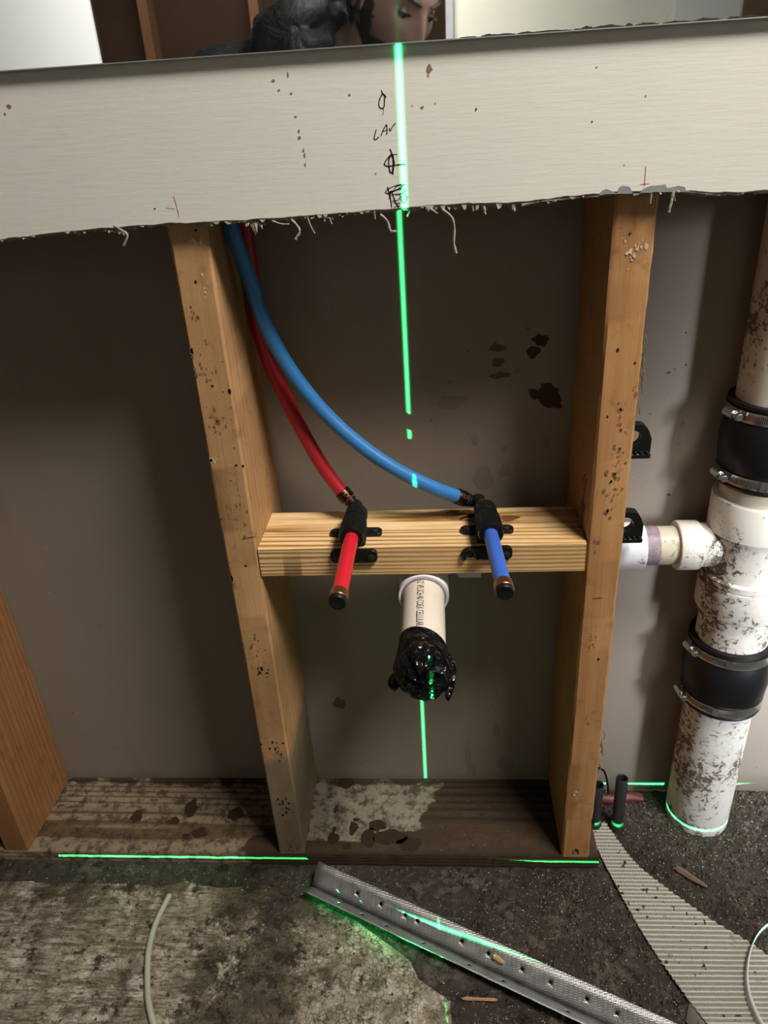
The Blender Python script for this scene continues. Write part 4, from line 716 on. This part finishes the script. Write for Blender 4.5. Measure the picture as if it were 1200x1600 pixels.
# black plastic pipe clamps on the stud's side
def pipe_clamp(z, y0, label, flip):
    root = empty('pipe_clamp', (XB + 0.040, 0.07, z), label, 'pipe clamp', 'empty black clamps on the stud')
    bm = BM(); seg = 28; R_i, cy, cz = 0.0095, 0.0, 0.006; x_0, yc = XB + 0.0395, y0
    # U block with a round hole, bored along Y
    cx = x_0 + 0.012
    outer, inner = [], []
    for k in range(seg):
        a = 2 * math.pi * k / seg; inner.append((cx + math.cos(a) * R_i, z + cz + math.sin(a) * R_i))
        dx, dz = math.cos(a), math.sin(a); s_ = min((0.0205 if dx > 0 else 0.0120) / max(abs(dx), 1e-6), (0.0160 if dz > 0 else 0.0185) / max(abs(dz), 1e-6))
        if dz > 0: s_ = min(s_, 0.0190)
        outer.append((cx + dx * s_, z + cz + dz * s_))
    L = []
    for (x_, z_), (xi, zi) in zip(outer, inner): L.append([bm.verts.new((x_, yc - 0.006, z_)), bm.verts.new((x_, yc + 0.006, z_)), bm.verts.new((xi, yc + 0.006, zi)), bm.verts.new((xi, yc - 0.006, zi))])
    for i in range(seg):
        A_, B_ = L[i], L[(i + 1) % seg]
        for k in range(4): bm.faces.new((A_[k], B_[k], B_[(k + 1) % 4], A_[(k + 1) % 4]))
    bmesh.ops.recalc_face_normals(bm, faces=bm.faces)
    obj('clamp_ring', bm, M_blk, root, smooth=False)
    bm = BM(); add_box(bm, (x_0, yc - 0.0085, z - 0.0175), (x_0 + 0.033, yc + 0.0085, z - 0.0115), 0.0012)
    for k in range(5): add_box(bm, (x_0 + 0.003 + k * 0.006, yc - 0.0095, z - 0.0115), (x_0 + 0.006 + k * 0.006, yc - 0.006, z - 0.0085), 0.0004)
    obj('clamp_base', bm, M_blk, root)
pipe_clamp(0.644, 0.060, 'empty black pipe clamp high on the right side of the orange stud', 0)
pipe_clamp(0.541, 0.052, 'black pipe clamp just above the white coupling beside the stud', 1)

# ---------------- things on the floor ----------------
def conduit(b, t, label):
    root = empty('conduit_stub', b, label, 'conduit', 'black conduit stubs behind the stud')
    b, t = V(b), V(t); ax = (t - b).normalized(); L = (t - b).length
    bm = BM(); add_lathe(bm, b, ax, [(0, 0.0082), (L * 0.3, 0.0084), (L, 0.0086), (L + 0.001, 0.0080), (L, 0.0070), (L * 0.4, 0.0070), (L * 0.4, 0)], 32); obj('conduit_tube', bm, M_conduit, root)
    bm = BM(); add_lathe(bm, b - ax * 0.006, ax, [(0, 0), (0.0, 0.0105), (0.020, 0.0100), (0.022, 0.0085)], 28); obj('base_collar', bm, M_conduit, root)
conduit((0.4665, 0.072, 0.012), (0.4660, 0.0735, 0.100), 'shorter black conduit stub rising beside the foot of the stud')
conduit((0.4990, 0.068, 0.012), (0.5010, 0.0785, 0.108), 'taller black conduit stub, nearer the white drain stack')
bm = BM(); add_tube(bm, catmull([(0.470, 0.120, 0.019), (0.500, 0.118, 0.020), (0.530, 0.122, 0.020), (0.548, 0.124, 0.015)], 6), 0.0075, 16)
tag(obj('red_tubing', bm, M_redtube, origin=(0.50, 0.12, 0.018)), 'dull red scrap of tubing half buried in debris behind the conduit stubs', 'tubing')
bm = BM(); add_tube(bm, catmull([(0.474, 0.110, 0.095), (0.484, 0.112, 0.085), (0.492, 0.115, 0.055), (0.496, 0.118, 0.024)], 8), 0.0016, 8)
tag(obj('thin_wire', bm, M_blk, origin=(0.49, 0.115, 0.02)), 'thin dark wire curling between the two black conduit stubs', 'wire')
bm = BM(); add_tube(bm, [V((x, y, floor_z(x, y, False) + 0.0046)) for x, y, _ in catmull([(a, b, 0) for a, b in [[-0.1478,-0.0579],[-0.1522,-0.0867],[-0.1535,-0.1097],[-0.1507,-0.136],[-0.1452,-0.1569],[-0.1355,-0.1848],[-0.1273,-0.2038],[-0.1143,-0.2256],[-0.0957,-0.2531]]], 8)], 0.0040, 14)
tag(obj('cable', bm, M_cable, origin=(-0.15, -0.13, 0.02)), 'thin pale grey cable curving over the stained floor at lower left', 'cable')

# galvanised corner bead
F0, F1 = V([[0.05335,-0.04226,0.026],[0.42514,-0.1978,0.0]][0]), V([[0.05335,-0.04226,0.026],[0.42514,-0.1978,0.0]][1]); axb = (F1 - F0); Lb = axb.length * 1.45; axb.normalize()
nh = V((-axb.y, axb.x, 0)).normalized()
def leg(bm, vec, holes, wavy):
    wd = V(vec).length; vd = V(vec).normalized(); n_ = int(Lb / 0.009); cw = Lb / n_; t0, t1 = 0.32, 0.68
    def pt(s, t): return F0 + axb * s + vd * (wd * t) + V((0, 0, 0.0004 * noise.noise(V((s * 40, t * 3, wavy)))))
    g_ = {}
    def vv(i, t):
        if (i, t) not in g_: g_[i, t] = bm.verts.new(pt(i * cw, t))
        return g_[i, t]
    for i in range(n_):
        for a, b in ((0, t0), (t1, 1)): bm.faces.new((vv(i, a), vv(i + 1, a), vv(i + 1, b), vv(i, b)))
        if i in holes:
            cs, ct = (i + 0.5) * cw, 0.5; ring = []
            for k in range(12):
                an = 2 * math.pi * k / 12 + math.radians(225); ring.append(bm.verts.new(pt(cs + math.cos(an) * 0.0024, ct + math.sin(an) * 0.0024 / wd)))
            cn = [vv(i, t0), vv(i + 1, t0), vv(i + 1, t1), vv(i, t1)]
            for q in range(4):
                a, b = cn[q], cn[(q + 1) % 4]; r0 = ring[q * 3:q * 3 + 4] if q < 3 else ring[9:12] + [ring[0]]
                bm.faces.new([a, b] + list(reversed(r0)))
        else: bm.faces.new((vv(i, t0), vv(i + 1, t0), vv(i + 1, t1), vv(i, t1)))
bead = empty('corner_bead', tuple(F0), 'long perforated metal corner bead lying diagonally on the floor', 'metal bead')
bm = BM(); leg(bm, nh * 0.0235 + V((0, 0, 0.0235)), (7, 11, 15, 17, 24, 28, 33, 37, 42, 46, 55, 60, 64), 1); bmesh.ops.recalc_face_normals(bm, faces=bm.faces)
o = obj('back_flange', bm, M_galv, bead); m_ = o.modifiers.new('s', 'SOLIDIFY'); m_.thickness = 0.0007
bm = BM(); leg(bm, -nh * 0.0195 + V((0, 0, 0.0140)), (5, 9, 13, 19, 26, 31, 40, 50), 2); bmesh.ops.recalc_face_normals(bm, faces=bm.faces)
o = obj('front_flange', bm, M_galv, bead); m_ = o.modifiers.new('s', 'SOLIDIFY'); m_.thickness = 0.0007

# ribbed strip
bm = BM(); Lp = catmull([(a, b, 0) for a, b in STRIPL], 30); Rp = catmull([(a, b, 0) for a, b in STRIPR], 30); nn = len(Lp)
rows = []; S = 620
def samp(P, t):
    f = t * (len(P) - 1); i = min(int(f), len(P) - 2); return P[i].lerp(P[i + 1], f - i)
for i in range(S + 1):
    t = i / S; a, b = samp(Lp, t), samp(Rp, t); row = []
    for k in range(81):
        p = a.lerp(b, k / 80); u_ = p.y * 1050; rid = 0.0012 * math.sin(p.y * 2 * math.pi / 0.0058) + 0.0003 * math.sin(p.x * 2 * math.pi / 0.004) ; wob = 0.0004 * noise.noise(V((p.x * 200, p.y * 200, 0)))
        row.append(bm.verts.new((p.x + (0.0006 * math.sin(i * 0.9) if k in (0, 80) else 0), p.y, floor_z(p.x, p.y, False) + 0.0042 + rid + wob)))
    rows.append(row)
for A_, B_ in zip(rows, rows[1:]):
    for k in range(80): bm.faces.new((A_[k], B_[k], B_[k + 1], A_[k + 1]))
o = obj('ribbed_strip', bm, M_strip, origin=(0.5, 0.0, 0.02)); m_ = o.modifiers.new('s', 'SOLIDIFY'); m_.thickness = 0.0012; m_.offset = -1
tag(o, 'grey-beige ribbed strip running from the stud foot to the lower right corner', 'strip')
bm = BM(); LP = catmull([(a, b, 0) for a, b in [[0.7342,-0.0767],[0.6948,-0.0749],[0.6578,-0.087],[0.6336,-0.1045],[0.6158,-0.1296],[0.605,-0.1573],[0.603,-0.1834],[0.6083,-0.208],[0.6302,-0.2309]]], 8); r0 = None
for i, p in enumerate(LP):
    t = i / (len(LP) - 1); z0 = floor_z(p.x, p.y, False) + 0.0065; h = 0.011
    c = [bm.verts.new((p.x, p.y, z0)), bm.verts.new((p.x + 0.002, p.y + 0.001, z0 + h))]
    if r0: bm.faces.new((r0[0], c[0], c[1], r0[1]))
    r0 = c
o = obj('curled_band', bm, M_white, origin=(0.61, -0.15, 0.02)); m_ = o.modifiers.new('s', 'SOLIDIFY'); m_.thickness = 0.0012
tag(o, 'curled white plastic band standing on edge on the ribbed strip', 'plastic band')
bm = BM(); P = [[0.5442,-0.1549],[0.5686,-0.1505],[0.5862,-0.1765],[0.6052,-0.2046],[0.602,-0.2317],[0.5523,-0.2332],[0.5254,-0.1926]]; add_poly(bm, [(x, y, floor_z(x, y, False) + 0.0010) for x, y in P])
o = obj('plastic_scrap', bm, M_film, origin=(0.57, -0.18, 0.005)); m_ = o.modifiers.new('s', 'SOLIDIFY'); m_.thickness = 0.0006
tag(o, 'smooth grey plastic scrap under the lower left edge of the ribbed strip', 'plastic scrap')
for k, (q, lab, mt_, w_, zz) in enumerate(zip([[[0.5642,-0.0023],[0.5988,-0.0314]],[[0.2589,-0.1825],[0.3027,-0.1799]],[[0.2998,-0.1343],[0.3136,-0.1429]],[[0.7604,0.0617],[0.5253,0.037]],[[0.509,0.026],[0.5188,0.0103]]], ('brown wood sliver in the dirt right of the ribbed strip', 'pale wood sliver on dark floor below the metal bead', 'small orange wood chip caught in the metal bead', '', ''), (M_splint2, M_splint, M_splint, M_splint, M_splint), (0.0042, 0.0022, 0.003, 0, 0), (0.006, 0.004, 0.016, 0, 0))):
    if not lab: continue
    a, b = V((*q[0], 0)), V((*q[1], 0)); a.z = floor_z(a.x, a.y, False) + zz; b.z = floor_z(b.x, b.y, False) + zz; bm = BM(); d = b - a
    add_tube(bm, [a, a + d * 0.1, a + d * 0.5, a + d * 0.9, b], [w_ * 0.5, w_, w_ * 0.95, w_ * 0.7, w_ * 0.2], 5, jit=0.25)
    tag(obj('wood_sliver', bm, mt_, origin=tuple((a + b) / 2)), lab, 'wood sliver', 'wood slivers on the floor')
# crumbs: plaster dust and soil grains nobody could count
def crumbs(name, mat, count, lab, smin, smax, region):
    vs, fs = [], []; k = 0; tries = 0
    while k < count and tries < count * 30:
        tries += 1; x, y = random.uniform(-0.38, 0.78), random.uniform(-0.26, 0.137)
        if y > -0.004 and x < 0.464: continue
        if random.random() > region(x, y): continue
        if math.hypot(x - XD, y - YD) < 0.047: continue
        s = smin + (smax - smin) * random.random() ** 2.2; z = floor_z(x, y) + s * 0.3
        onst = False
        for t in range(0, 21):
            a, b = samp(Lp, t / 20), samp(Rp, t / 20)
            if abs(y - (a.y + b.y) / 2) < 0.02 and a.x - 0.005 < x < b.x + 0.005: onst = True
        if onst:
            if random.random() < 0.93: continue
            z = floor_z(x, y, False) + 0.0052
        b = len(vs); an = random.uniform(0, 3)
        for j in range(3): vs.append((x + math.cos(an + j * 2.1) * s * random.uniform(.6, 1.2), y + math.sin(an + j * 2.1) * s * random.uniform(.6, 1.2), z - s * 0.4))
        vs.append((x + random.uniform(-.3, .3) * s, y, z + s * random.uniform(.5, .9))); fs += [(b, b + 1, b + 3), (b + 1, b + 2, b + 3), (b + 2, b, b + 3), (b, b + 2, b + 1)]; k += 1
    me = bpy.data.meshes.new(name); me.from_pydata(vs, [], fs); me.materials.append(mat); o = bpy.data.objects.new(name, me); C.objects.link(o); return tag(o, lab, 'debris', kind='stuff')
def dens(x, y):
    d = 0.05 + 0.95 * sst(0.15, 0.42, x) * (0.35 + 0.65 * max(0, min(1, 0.5 + 1.6 * noise.noise(V((x * 16, y * 16, 4))))))
    if x < patch_edge_x(y): d = 0.06
    return d
crumbs('plaster_crumbs', M_crumb, 5200, 'pale plaster crumbs scattered over the dark floor at right', 0.0005, 0.0015, dens)
crumbs('soil_crumbs', M_crumbd, 5200, 'dark soil and rot crumbs scattered over the floor', 0.0010, 0.0048, dens)

# ---------------- person seen in the mirror, and the phone ----------------
M_skin = N('skin', 0.5, 0, 0.4); M_skin.col(M_skin.mix(M_skin.noise(30, 3), (0.24, 0.145, 0.115), (0.30, 0.185, 0.145))); M_skin = M_skin.m
M_hair = flat('dark_hair', (0.022, 0.018, 0.015), 0.6, var=0.5, sc_=300); M_jacket = N('black_jacket', 0.6); M_jacket.col(M_jacket.mix(M_jacket.noise(25, 4), (0.016, 0.018, 0.020), (0.032, 0.035, 0.038))); M_jacket.bump(M_jacket.noise(22, 3, dist=1.0), 0.6, 0.02); M_jacket = M_jacket.m
M_trs = flat('dark_trousers', (0.03, 0.032, 0.04), 0.85); M_boot = flat('brown_boot', (0.06, 0.04, 0.025), 0.6); M_eye = flat('eye_white', (0.16, 0.13, 0.11), 0.2, var=0.05); M_iris = flat('dark_iris', (0.02, 0.012, 0.008), 0.15)
f_ = V((0.52, 0.66, -0.54)).normalized(); up_ = V((0.30, 0.22, 1.0)); up_ = (up_ - f_ * up_.dot(f_)).normalized(); rt_ = up_.cross(f_).normalized() * 1.0
# rt_ points to the side seen at the mirror's left
EYE = V((0.228, -0.955, 1.141)); HC = EYE - f_ * 0.082 - up_ * 0.012
def HW(x, y, z): return HC + rt_ * x + f_ * y + up_ * z          # head-local to world
def gauss(a, s): return math.exp(-(a / s) ** 2)
def head_surface(th, ph):
    # th: around up axis (0 = face forward), ph: elevation
    x = math.sin(th) * math.cos(ph); y = math.cos(th) * math.cos(ph); z = math.sin(ph)
    X, Y, Z = x * 0.074, y * (0.096 if y > 0 else 0.102), z * (0.108 if z > 0 else 0.118)
    if Z < -0.02:
        k = min(1, (-0.02 - Z) / 0.10); X *= 1 - 0.36 * k; Y = Y * (1 - 0.12 * k) + (0.014 * k if y > 0 else 0.02 * k)
    if y > 0:
        fl = gauss(X, 0.06); Y -= 0.010 * (1 - fl)
        Y += 0.0045 * gauss(Z - 0.036, 0.012) * gauss(abs(X) - 0.026, 0.028)                     # brow
        Y -= 0.0120 * gauss(Z - 0.012, 0.014) * gauss(abs(X) - 0.032, 0.016)                     # sockets
        nz = (Z + 0.030); prof = 0.0 if Z > 0.028 or Z < -0.044 else (0.030 * (1 - max(0, nz) / 0.058) if nz > 0 else 0.030 * (1 + nz / 0.016))
        Y += max(0, prof) * gauss(X, 0.0085 + 0.006 * gauss(Z + 0.030, 0.012))
        Y += 0.006 * gauss(Z + 0.062, 0.008) * gauss(X, 0.024) - 0.004 * gauss(Z + 0.067, 0.0022) * gauss(X, 0.024) + 0.005 * gauss(Z + 0.076, 0.007) * gauss(X, 0.02)
        Y += 0.008 * gauss(Z + 0.103, 0.016) * gauss(X, 0.02) + 0.005 * gauss(Z + 0.012, 0.02) * gauss(abs(X) - 0.045, 0.018)
    return X, Y, Z
def head_mesh(bm, nt_=120, np_=90, off=0.0, mask=None):
    g_ = {}
    for j in range(np_ + 1):
        ph = -math.pi / 2 + math.pi * j / np_
        for i in range(nt_):
            th = 2 * math.pi * i / nt_ - math.pi; X, Y, Z = head_surface(th, ph)
            if off: d = V((X, Y, Z)).normalized() * off; X += d.x; Y += d.y; Z += d.z
            g_[i, j] = (X, Y, Z, th)
    vs = {}
    def gv(i, j):
        k = (i % nt_, j) if 0 < j < np_ else (0, j)
        if k not in vs: vs[k] = bm.verts.new(HW(*g_[k][:3]))
        return vs[k]
    for j in range(np_):
        for i in range(nt_):
            c = g_[i, j]
            if mask and not mask(c[0], c[1], c[2]): continue
            q = []
            for v in (gv(i, j), gv(i + 1, j), gv(i + 1, j + 1), gv(i, j + 1)):
                if v not in q: q.append(v)
            if len(q) > 2: bm.faces.new(q)
def skin_chain(bm, chains):
    for pts, rs in chains:
        P = catmull(pts, 5); n = len(pts) - 1; R_ = []
        for i in range(len(P)):
            t = i / 5; k = min(int(t), n - 1); R_.append(rs[k] + (rs[k + 1] - rs[k]) * (t - k))
        add_tube(bm, P, R_, 18)
        for p, r_ in ((P[0], R_[0]), (P[-1], R_[-1])):
            r2 = bmesh.ops.create_icosphere(bm, subdivisions=2, radius=r_); 
            for v in r2['verts']: v.co += p
def fused(name, bm, mat, parent, voxel, smooth_it=6):
    o = obj(name, bm, mat, parent); m1 = o.modifiers.new('r', 'REMESH'); m1.mode = 'VOXEL'; m1.voxel_size = voxel; m1.use_smooth_shade = True
    if smooth_it: m2 = o.modifiers.new('s', 'SMOOTH'); m2.factor = 0.5; m2.iterations = smooth_it
    return o
PEL = V((-0.12, -1.42, 0.52)); CH = V((-0.05, -1.22, 0.93)); NB = V((0.02, -1.13, 1.06)); SHL = V((-0.20, -1.13, 1.065)); SHR = V((0.19, -1.22, 0.99))
person = empty('person', (PEL.x, PEL.y, 0.018), 'person in a black hooded jacket, kneeling, looking down, seen in the mirror', 'person')
WR = V((0.305, -0.835, 0.865)); HND = V((0.288, -0.775, 0.890)); ELR = V((0.34, -1.06, 0.80)); ELL = V((-0.32, -1.08, 0.80)); WL = V((-0.20, -0.95, 0.62))
bm = BM(); head_mesh(bm)
for s_ in (1, -1):      # ears
    c = HW(0.073 * s_, -0.006, 0.0); r2 = bmesh.ops.create_icosphere(bm, subdivisions=3, radius=1.0)
    for v in r2['verts']:
        q = v.co.copy(); v.co = c + rt_ * (q.x * 0.009 + s_ * 0.004) + f_ * (q.y * 0.018 - q.x * s_ * 0.004) + up_ * (q.z * 0.031)
skin_chain(bm, [([HW(0, -0.02, -0.07), HW(0, -0.045, -0.12), NB], [0.056, 0.058, 0.07]), ([PEL, CH, NB], [0.135, 0.15, 0.07]), ([NB, SHL], [0.07, 0.055]), ([NB, SHR], [0.07, 0.055]),
    ([SHR, ELR, WR], [0.052, 0.038, 0.026]), ([SHL, ELL, WL], [0.052, 0.038, 0.026]), ([WR, HND], [0.026, 0.034]), ([WL, WL + V((0.03, -0.03, -0.06))], [0.026, 0.034]),
    ([PEL + V((-0.09, 0, 0)), V((-0.26, -1.22, 0.10)), V((-0.25, -1.62, 0.07))], [0.09, 0.055, 0.04]), ([PEL + V((0.09, 0, 0)), V((0.04, -1.24, 0.10)), V((0.03, -1.64, 0.07))], [0.09, 0.055, 0.04])])
for k in range(4):      # right fingers wrap the phone edge
    b0 = HND + V((0.004, 0.006, 0.018 - 0.017 * k)); add = [b0, b0 + V((0.012, 0.022, 0.002)), b0 + V((0.002, 0.038, 0.002)), b0 + V((-0.014, 0.042, 0.0))]
    skin_chain(bm, [(add, [0.0088, 0.0080, 0.0074, 0.0064])])
skin_chain(bm, [([HND + V((-0.008, -0.004, 0.0)), HND + V((-0.03, -0.012, 0.014)), HND + V((-0.045, 0.0, 0.026))], [0.011, 0.0095, 0.008])])
LH = WL + V((0.03, -0.03, -0.06))
for k in range(4):
    b0 = LH + V((-0.026 + 0.017 * k, 0.0, -0.01)); skin_chain(bm, [([b0, b0 + V((0, 0.006, -0.035)), b0 + V((0, 0.0, -0.062 + 0.006 * abs(k - 1)))], [0.0088, 0.0080, 0.0066])])
skin_chain(bm, [([LH + V((0.02, 0, 0.01)), LH + V((0.045, 0.01, -0.012)), LH + V((0.05, 0.012, -0.035))], [0.011, 0.0095, 0.008])])
fused('body', bm, M_skin, person, 0.0036, 2)
bm = BM(); skin_chain(bm, [([PEL + V((0, 0.0, -0.02)), CH, NB + V((-0.01, -0.02, 0.0))], [0.165, 0.185, 0.105]), ([NB + V((0, 0, -0.02)), SHL + V((0, 0, -0.005))], [0.10, 0.078]), ([NB + V((0, -0.01, -0.03)), SHR], [0.09, 0.075]), ([SHR, ELR, WR], [0.074, 0.056, 0.042]), ([SHL, ELL, WL], [0.074, 0.056, 0.042])])
for k in range(9):      # gathered collar and hood folds round the neck
    a = -0.6 + k * 0.48; c = NB + V((-0.035, 0.0, 0.045)); p0 = c + V((math.cos(a) * 0.075, math.sin(a) * 0.06, 0.02 * math.sin(k * 2.1)))
    p1 = c + V((math.cos(a + 0.5) * 0.080, math.sin(a + 0.5) * 0.068, 0.035 + 0.02 * math.sin(k * 1.3)))
    skin_chain(bm, [([p0, (p0 + p1) / 2 + V((0, 0, 0.012)), p1], [0.026, 0.031, 0.024])])
skin_chain(bm, [([V((-0.085, -1.10, 1.10)), V((-0.075, -1.06, 1.135)), V((-0.02, -1.04, 1.165)), V((0.03, -1.06, 1.175))], [0.030, 0.035, 0.034, 0.026]), ([V((-0.06, -1.05, 1.08)), V((-0.01, -1.02, 1.105)), V((0.045, -1.02, 1.12))], [0.026, 0.030, 0.022]),
    ([V((-0.05, -1.14, 1.14)), V((0.0, -1.16, 1.19)), V((0.05, -1.15, 1.20))], [0.04, 0.05, 0.035])])
fused('jacket', bm, M_jacket, person, 0.006, 3)
bm = BM(); skin_chain(bm, [([PEL + V((-0.05, 0, 0.0)), V((-0.26, -1.23, 0.115)), V((-0.25, -1.60, 0.085))], [0.145, 0.085, 0.06]), ([PEL + V((0.05, 0, 0.0)), V((0.04, -1.25, 0.115)), V((0.03, -1.62, 0.085))], [0.145, 0.085, 0.06])]); fused('trousers', bm, M_trs, person, 0.009, 4)
for s_ in (-0.25, 0.03):
    bm = BM(); skin_chain(bm, [([V((s_, -1.62, 0.075)), V((s_, -1.70, 0.10)), V((s_, -1.72, 0.06))], [0.055, 0.050, 0.040])]); fused('boot', bm, M_boot, person, 0.008, 3)
bm = BM()
head_mesh(bm, 120, 90, 0.010, lambda x, y, z: (z > 0.062 + 0.02 * (y / 0.09)) or (y < 0.012 and z > -0.03) or (y < -0.03 and z > -0.07))
hair = obj('hair', bm, M_hair, person)
m_ = hair.modifiers.new('s', 'SOLIDIFY'); m_.thickness = 0.006; m_.offset = -1
bm = BM(); head_mesh(bm, 150, 120, 0.0026, lambda x, y, z: ((0.008 < y < 0.040 - 0.2 * abs(z + 0.02) and -0.06 < z < 0.028) or (z < -0.052 - 0.0 * y and y > -0.01 and not (abs(x) < 0.02 and -0.072 < z < -0.055)) or (abs(x) < 0.026 and -0.058 < z < -0.050 and y > 0)))
bd = obj('beard', bm, M_hair, person); m_ = bd.modifiers.new('s', 'SOLIDIFY'); m_.thickness = 0.003; m_.offset = -1
for s_ in (1, -1):
    bm = BM(); pts = []
    for k in range(9):
        t = k / 8; X = s_ * (0.012 + 0.040 * t); Zb = 0.031 + 0.006 * math.sin(t * 2.2); th = math.asin(max(-1, min(1, X / 0.074))); _, Yh, _ = head_surface(th, math.asin(Zb / 0.108)); pts.append(HW(X, Yh + 0.002, Zb))
    add_tube(bm, pts, [0.0015, 0.0030, 0.0036, 0.0038, 0.0036, 0.0032, 0.0028, 0.0020, 0.001], 8); obj('eyebrow', bm, M_hair, person)
    bm = BM(); c = HW(0.031 * s_, 0.0715, 0.010); r2 = bmesh.ops.create_uvsphere(bm, u_segments=24, v_segments=16, radius=0.0108)
    for v in r2['verts']: v.co += c
    for f in bm.faces:
        if (f.calc_center_median() - c).normalized().dot((f_ - up_ * 0.35).normalized()) > 0.88: f.material_index = 1
    obj('eyeball', bm, [M_eye, M_iris], person)
    bm = BM()           # lid with lashes
    for k in range(13):
        a = -1.05 + 2.1 * k / 12
        p = c + (rt_ * math.sin(a) + f_ * math.cos(a)) * 0.0122 + up_ * 0.0018; q = p + (rt_ * math.sin(a) + f_ * math.cos(a)) * 0.006 - up_ * 0.0015
        add_tube(bm, [p, q], 0.0006, 4)
    add_tube(bm, [c + (rt_ * math.sin(a) + f_ * math.cos(a)) * 0.0122 + up_ * (0.0022) for a in [-1.2 + 0.2 * k for k in range(13)]], 0.0014, 6)
    obj('eyelashes', bm, M_hair, person)
ph = empty('phone', tuple(CAM - FW * 0.014 + DN * 0.055 + RT * 0.014), 'dark smartphone held up between the kneeling person and the wall', 'phone')
def phone_box(bm, x0, x1, y0, y1, z0, z1, bev=0.002):
    b2 = BM(); add_box(b2, (x0, y0, z0), (x1, y1, z1), bev, seg=2); base = CAM - FW * 0.014 + DN * 0.055 + RT * 0.014
    for v in b2.verts: v.co = base + RT * v.co.x + DN * v.co.y + FW * v.co.z
    merge(bm, b2)
bm = BM(); phone_box(bm, -0.036, 0.036, -0.073, 0.073, -0.004, 0.004, 0.003); obj('phone_body', bm, M_blk, ph)
bm = BM(); phone_box(bm, -0.033, 0.033, -0.070, 0.070, -0.0046, -0.0041, 0.0001); obj('screen', bm, M_hole, ph)
bm = BM(); phone_box(bm, -0.033, 0.002, -0.070, -0.036, 0.004, 0.0062, 0.001); obj('camera_bump', bm, M_blk, ph)
fin()
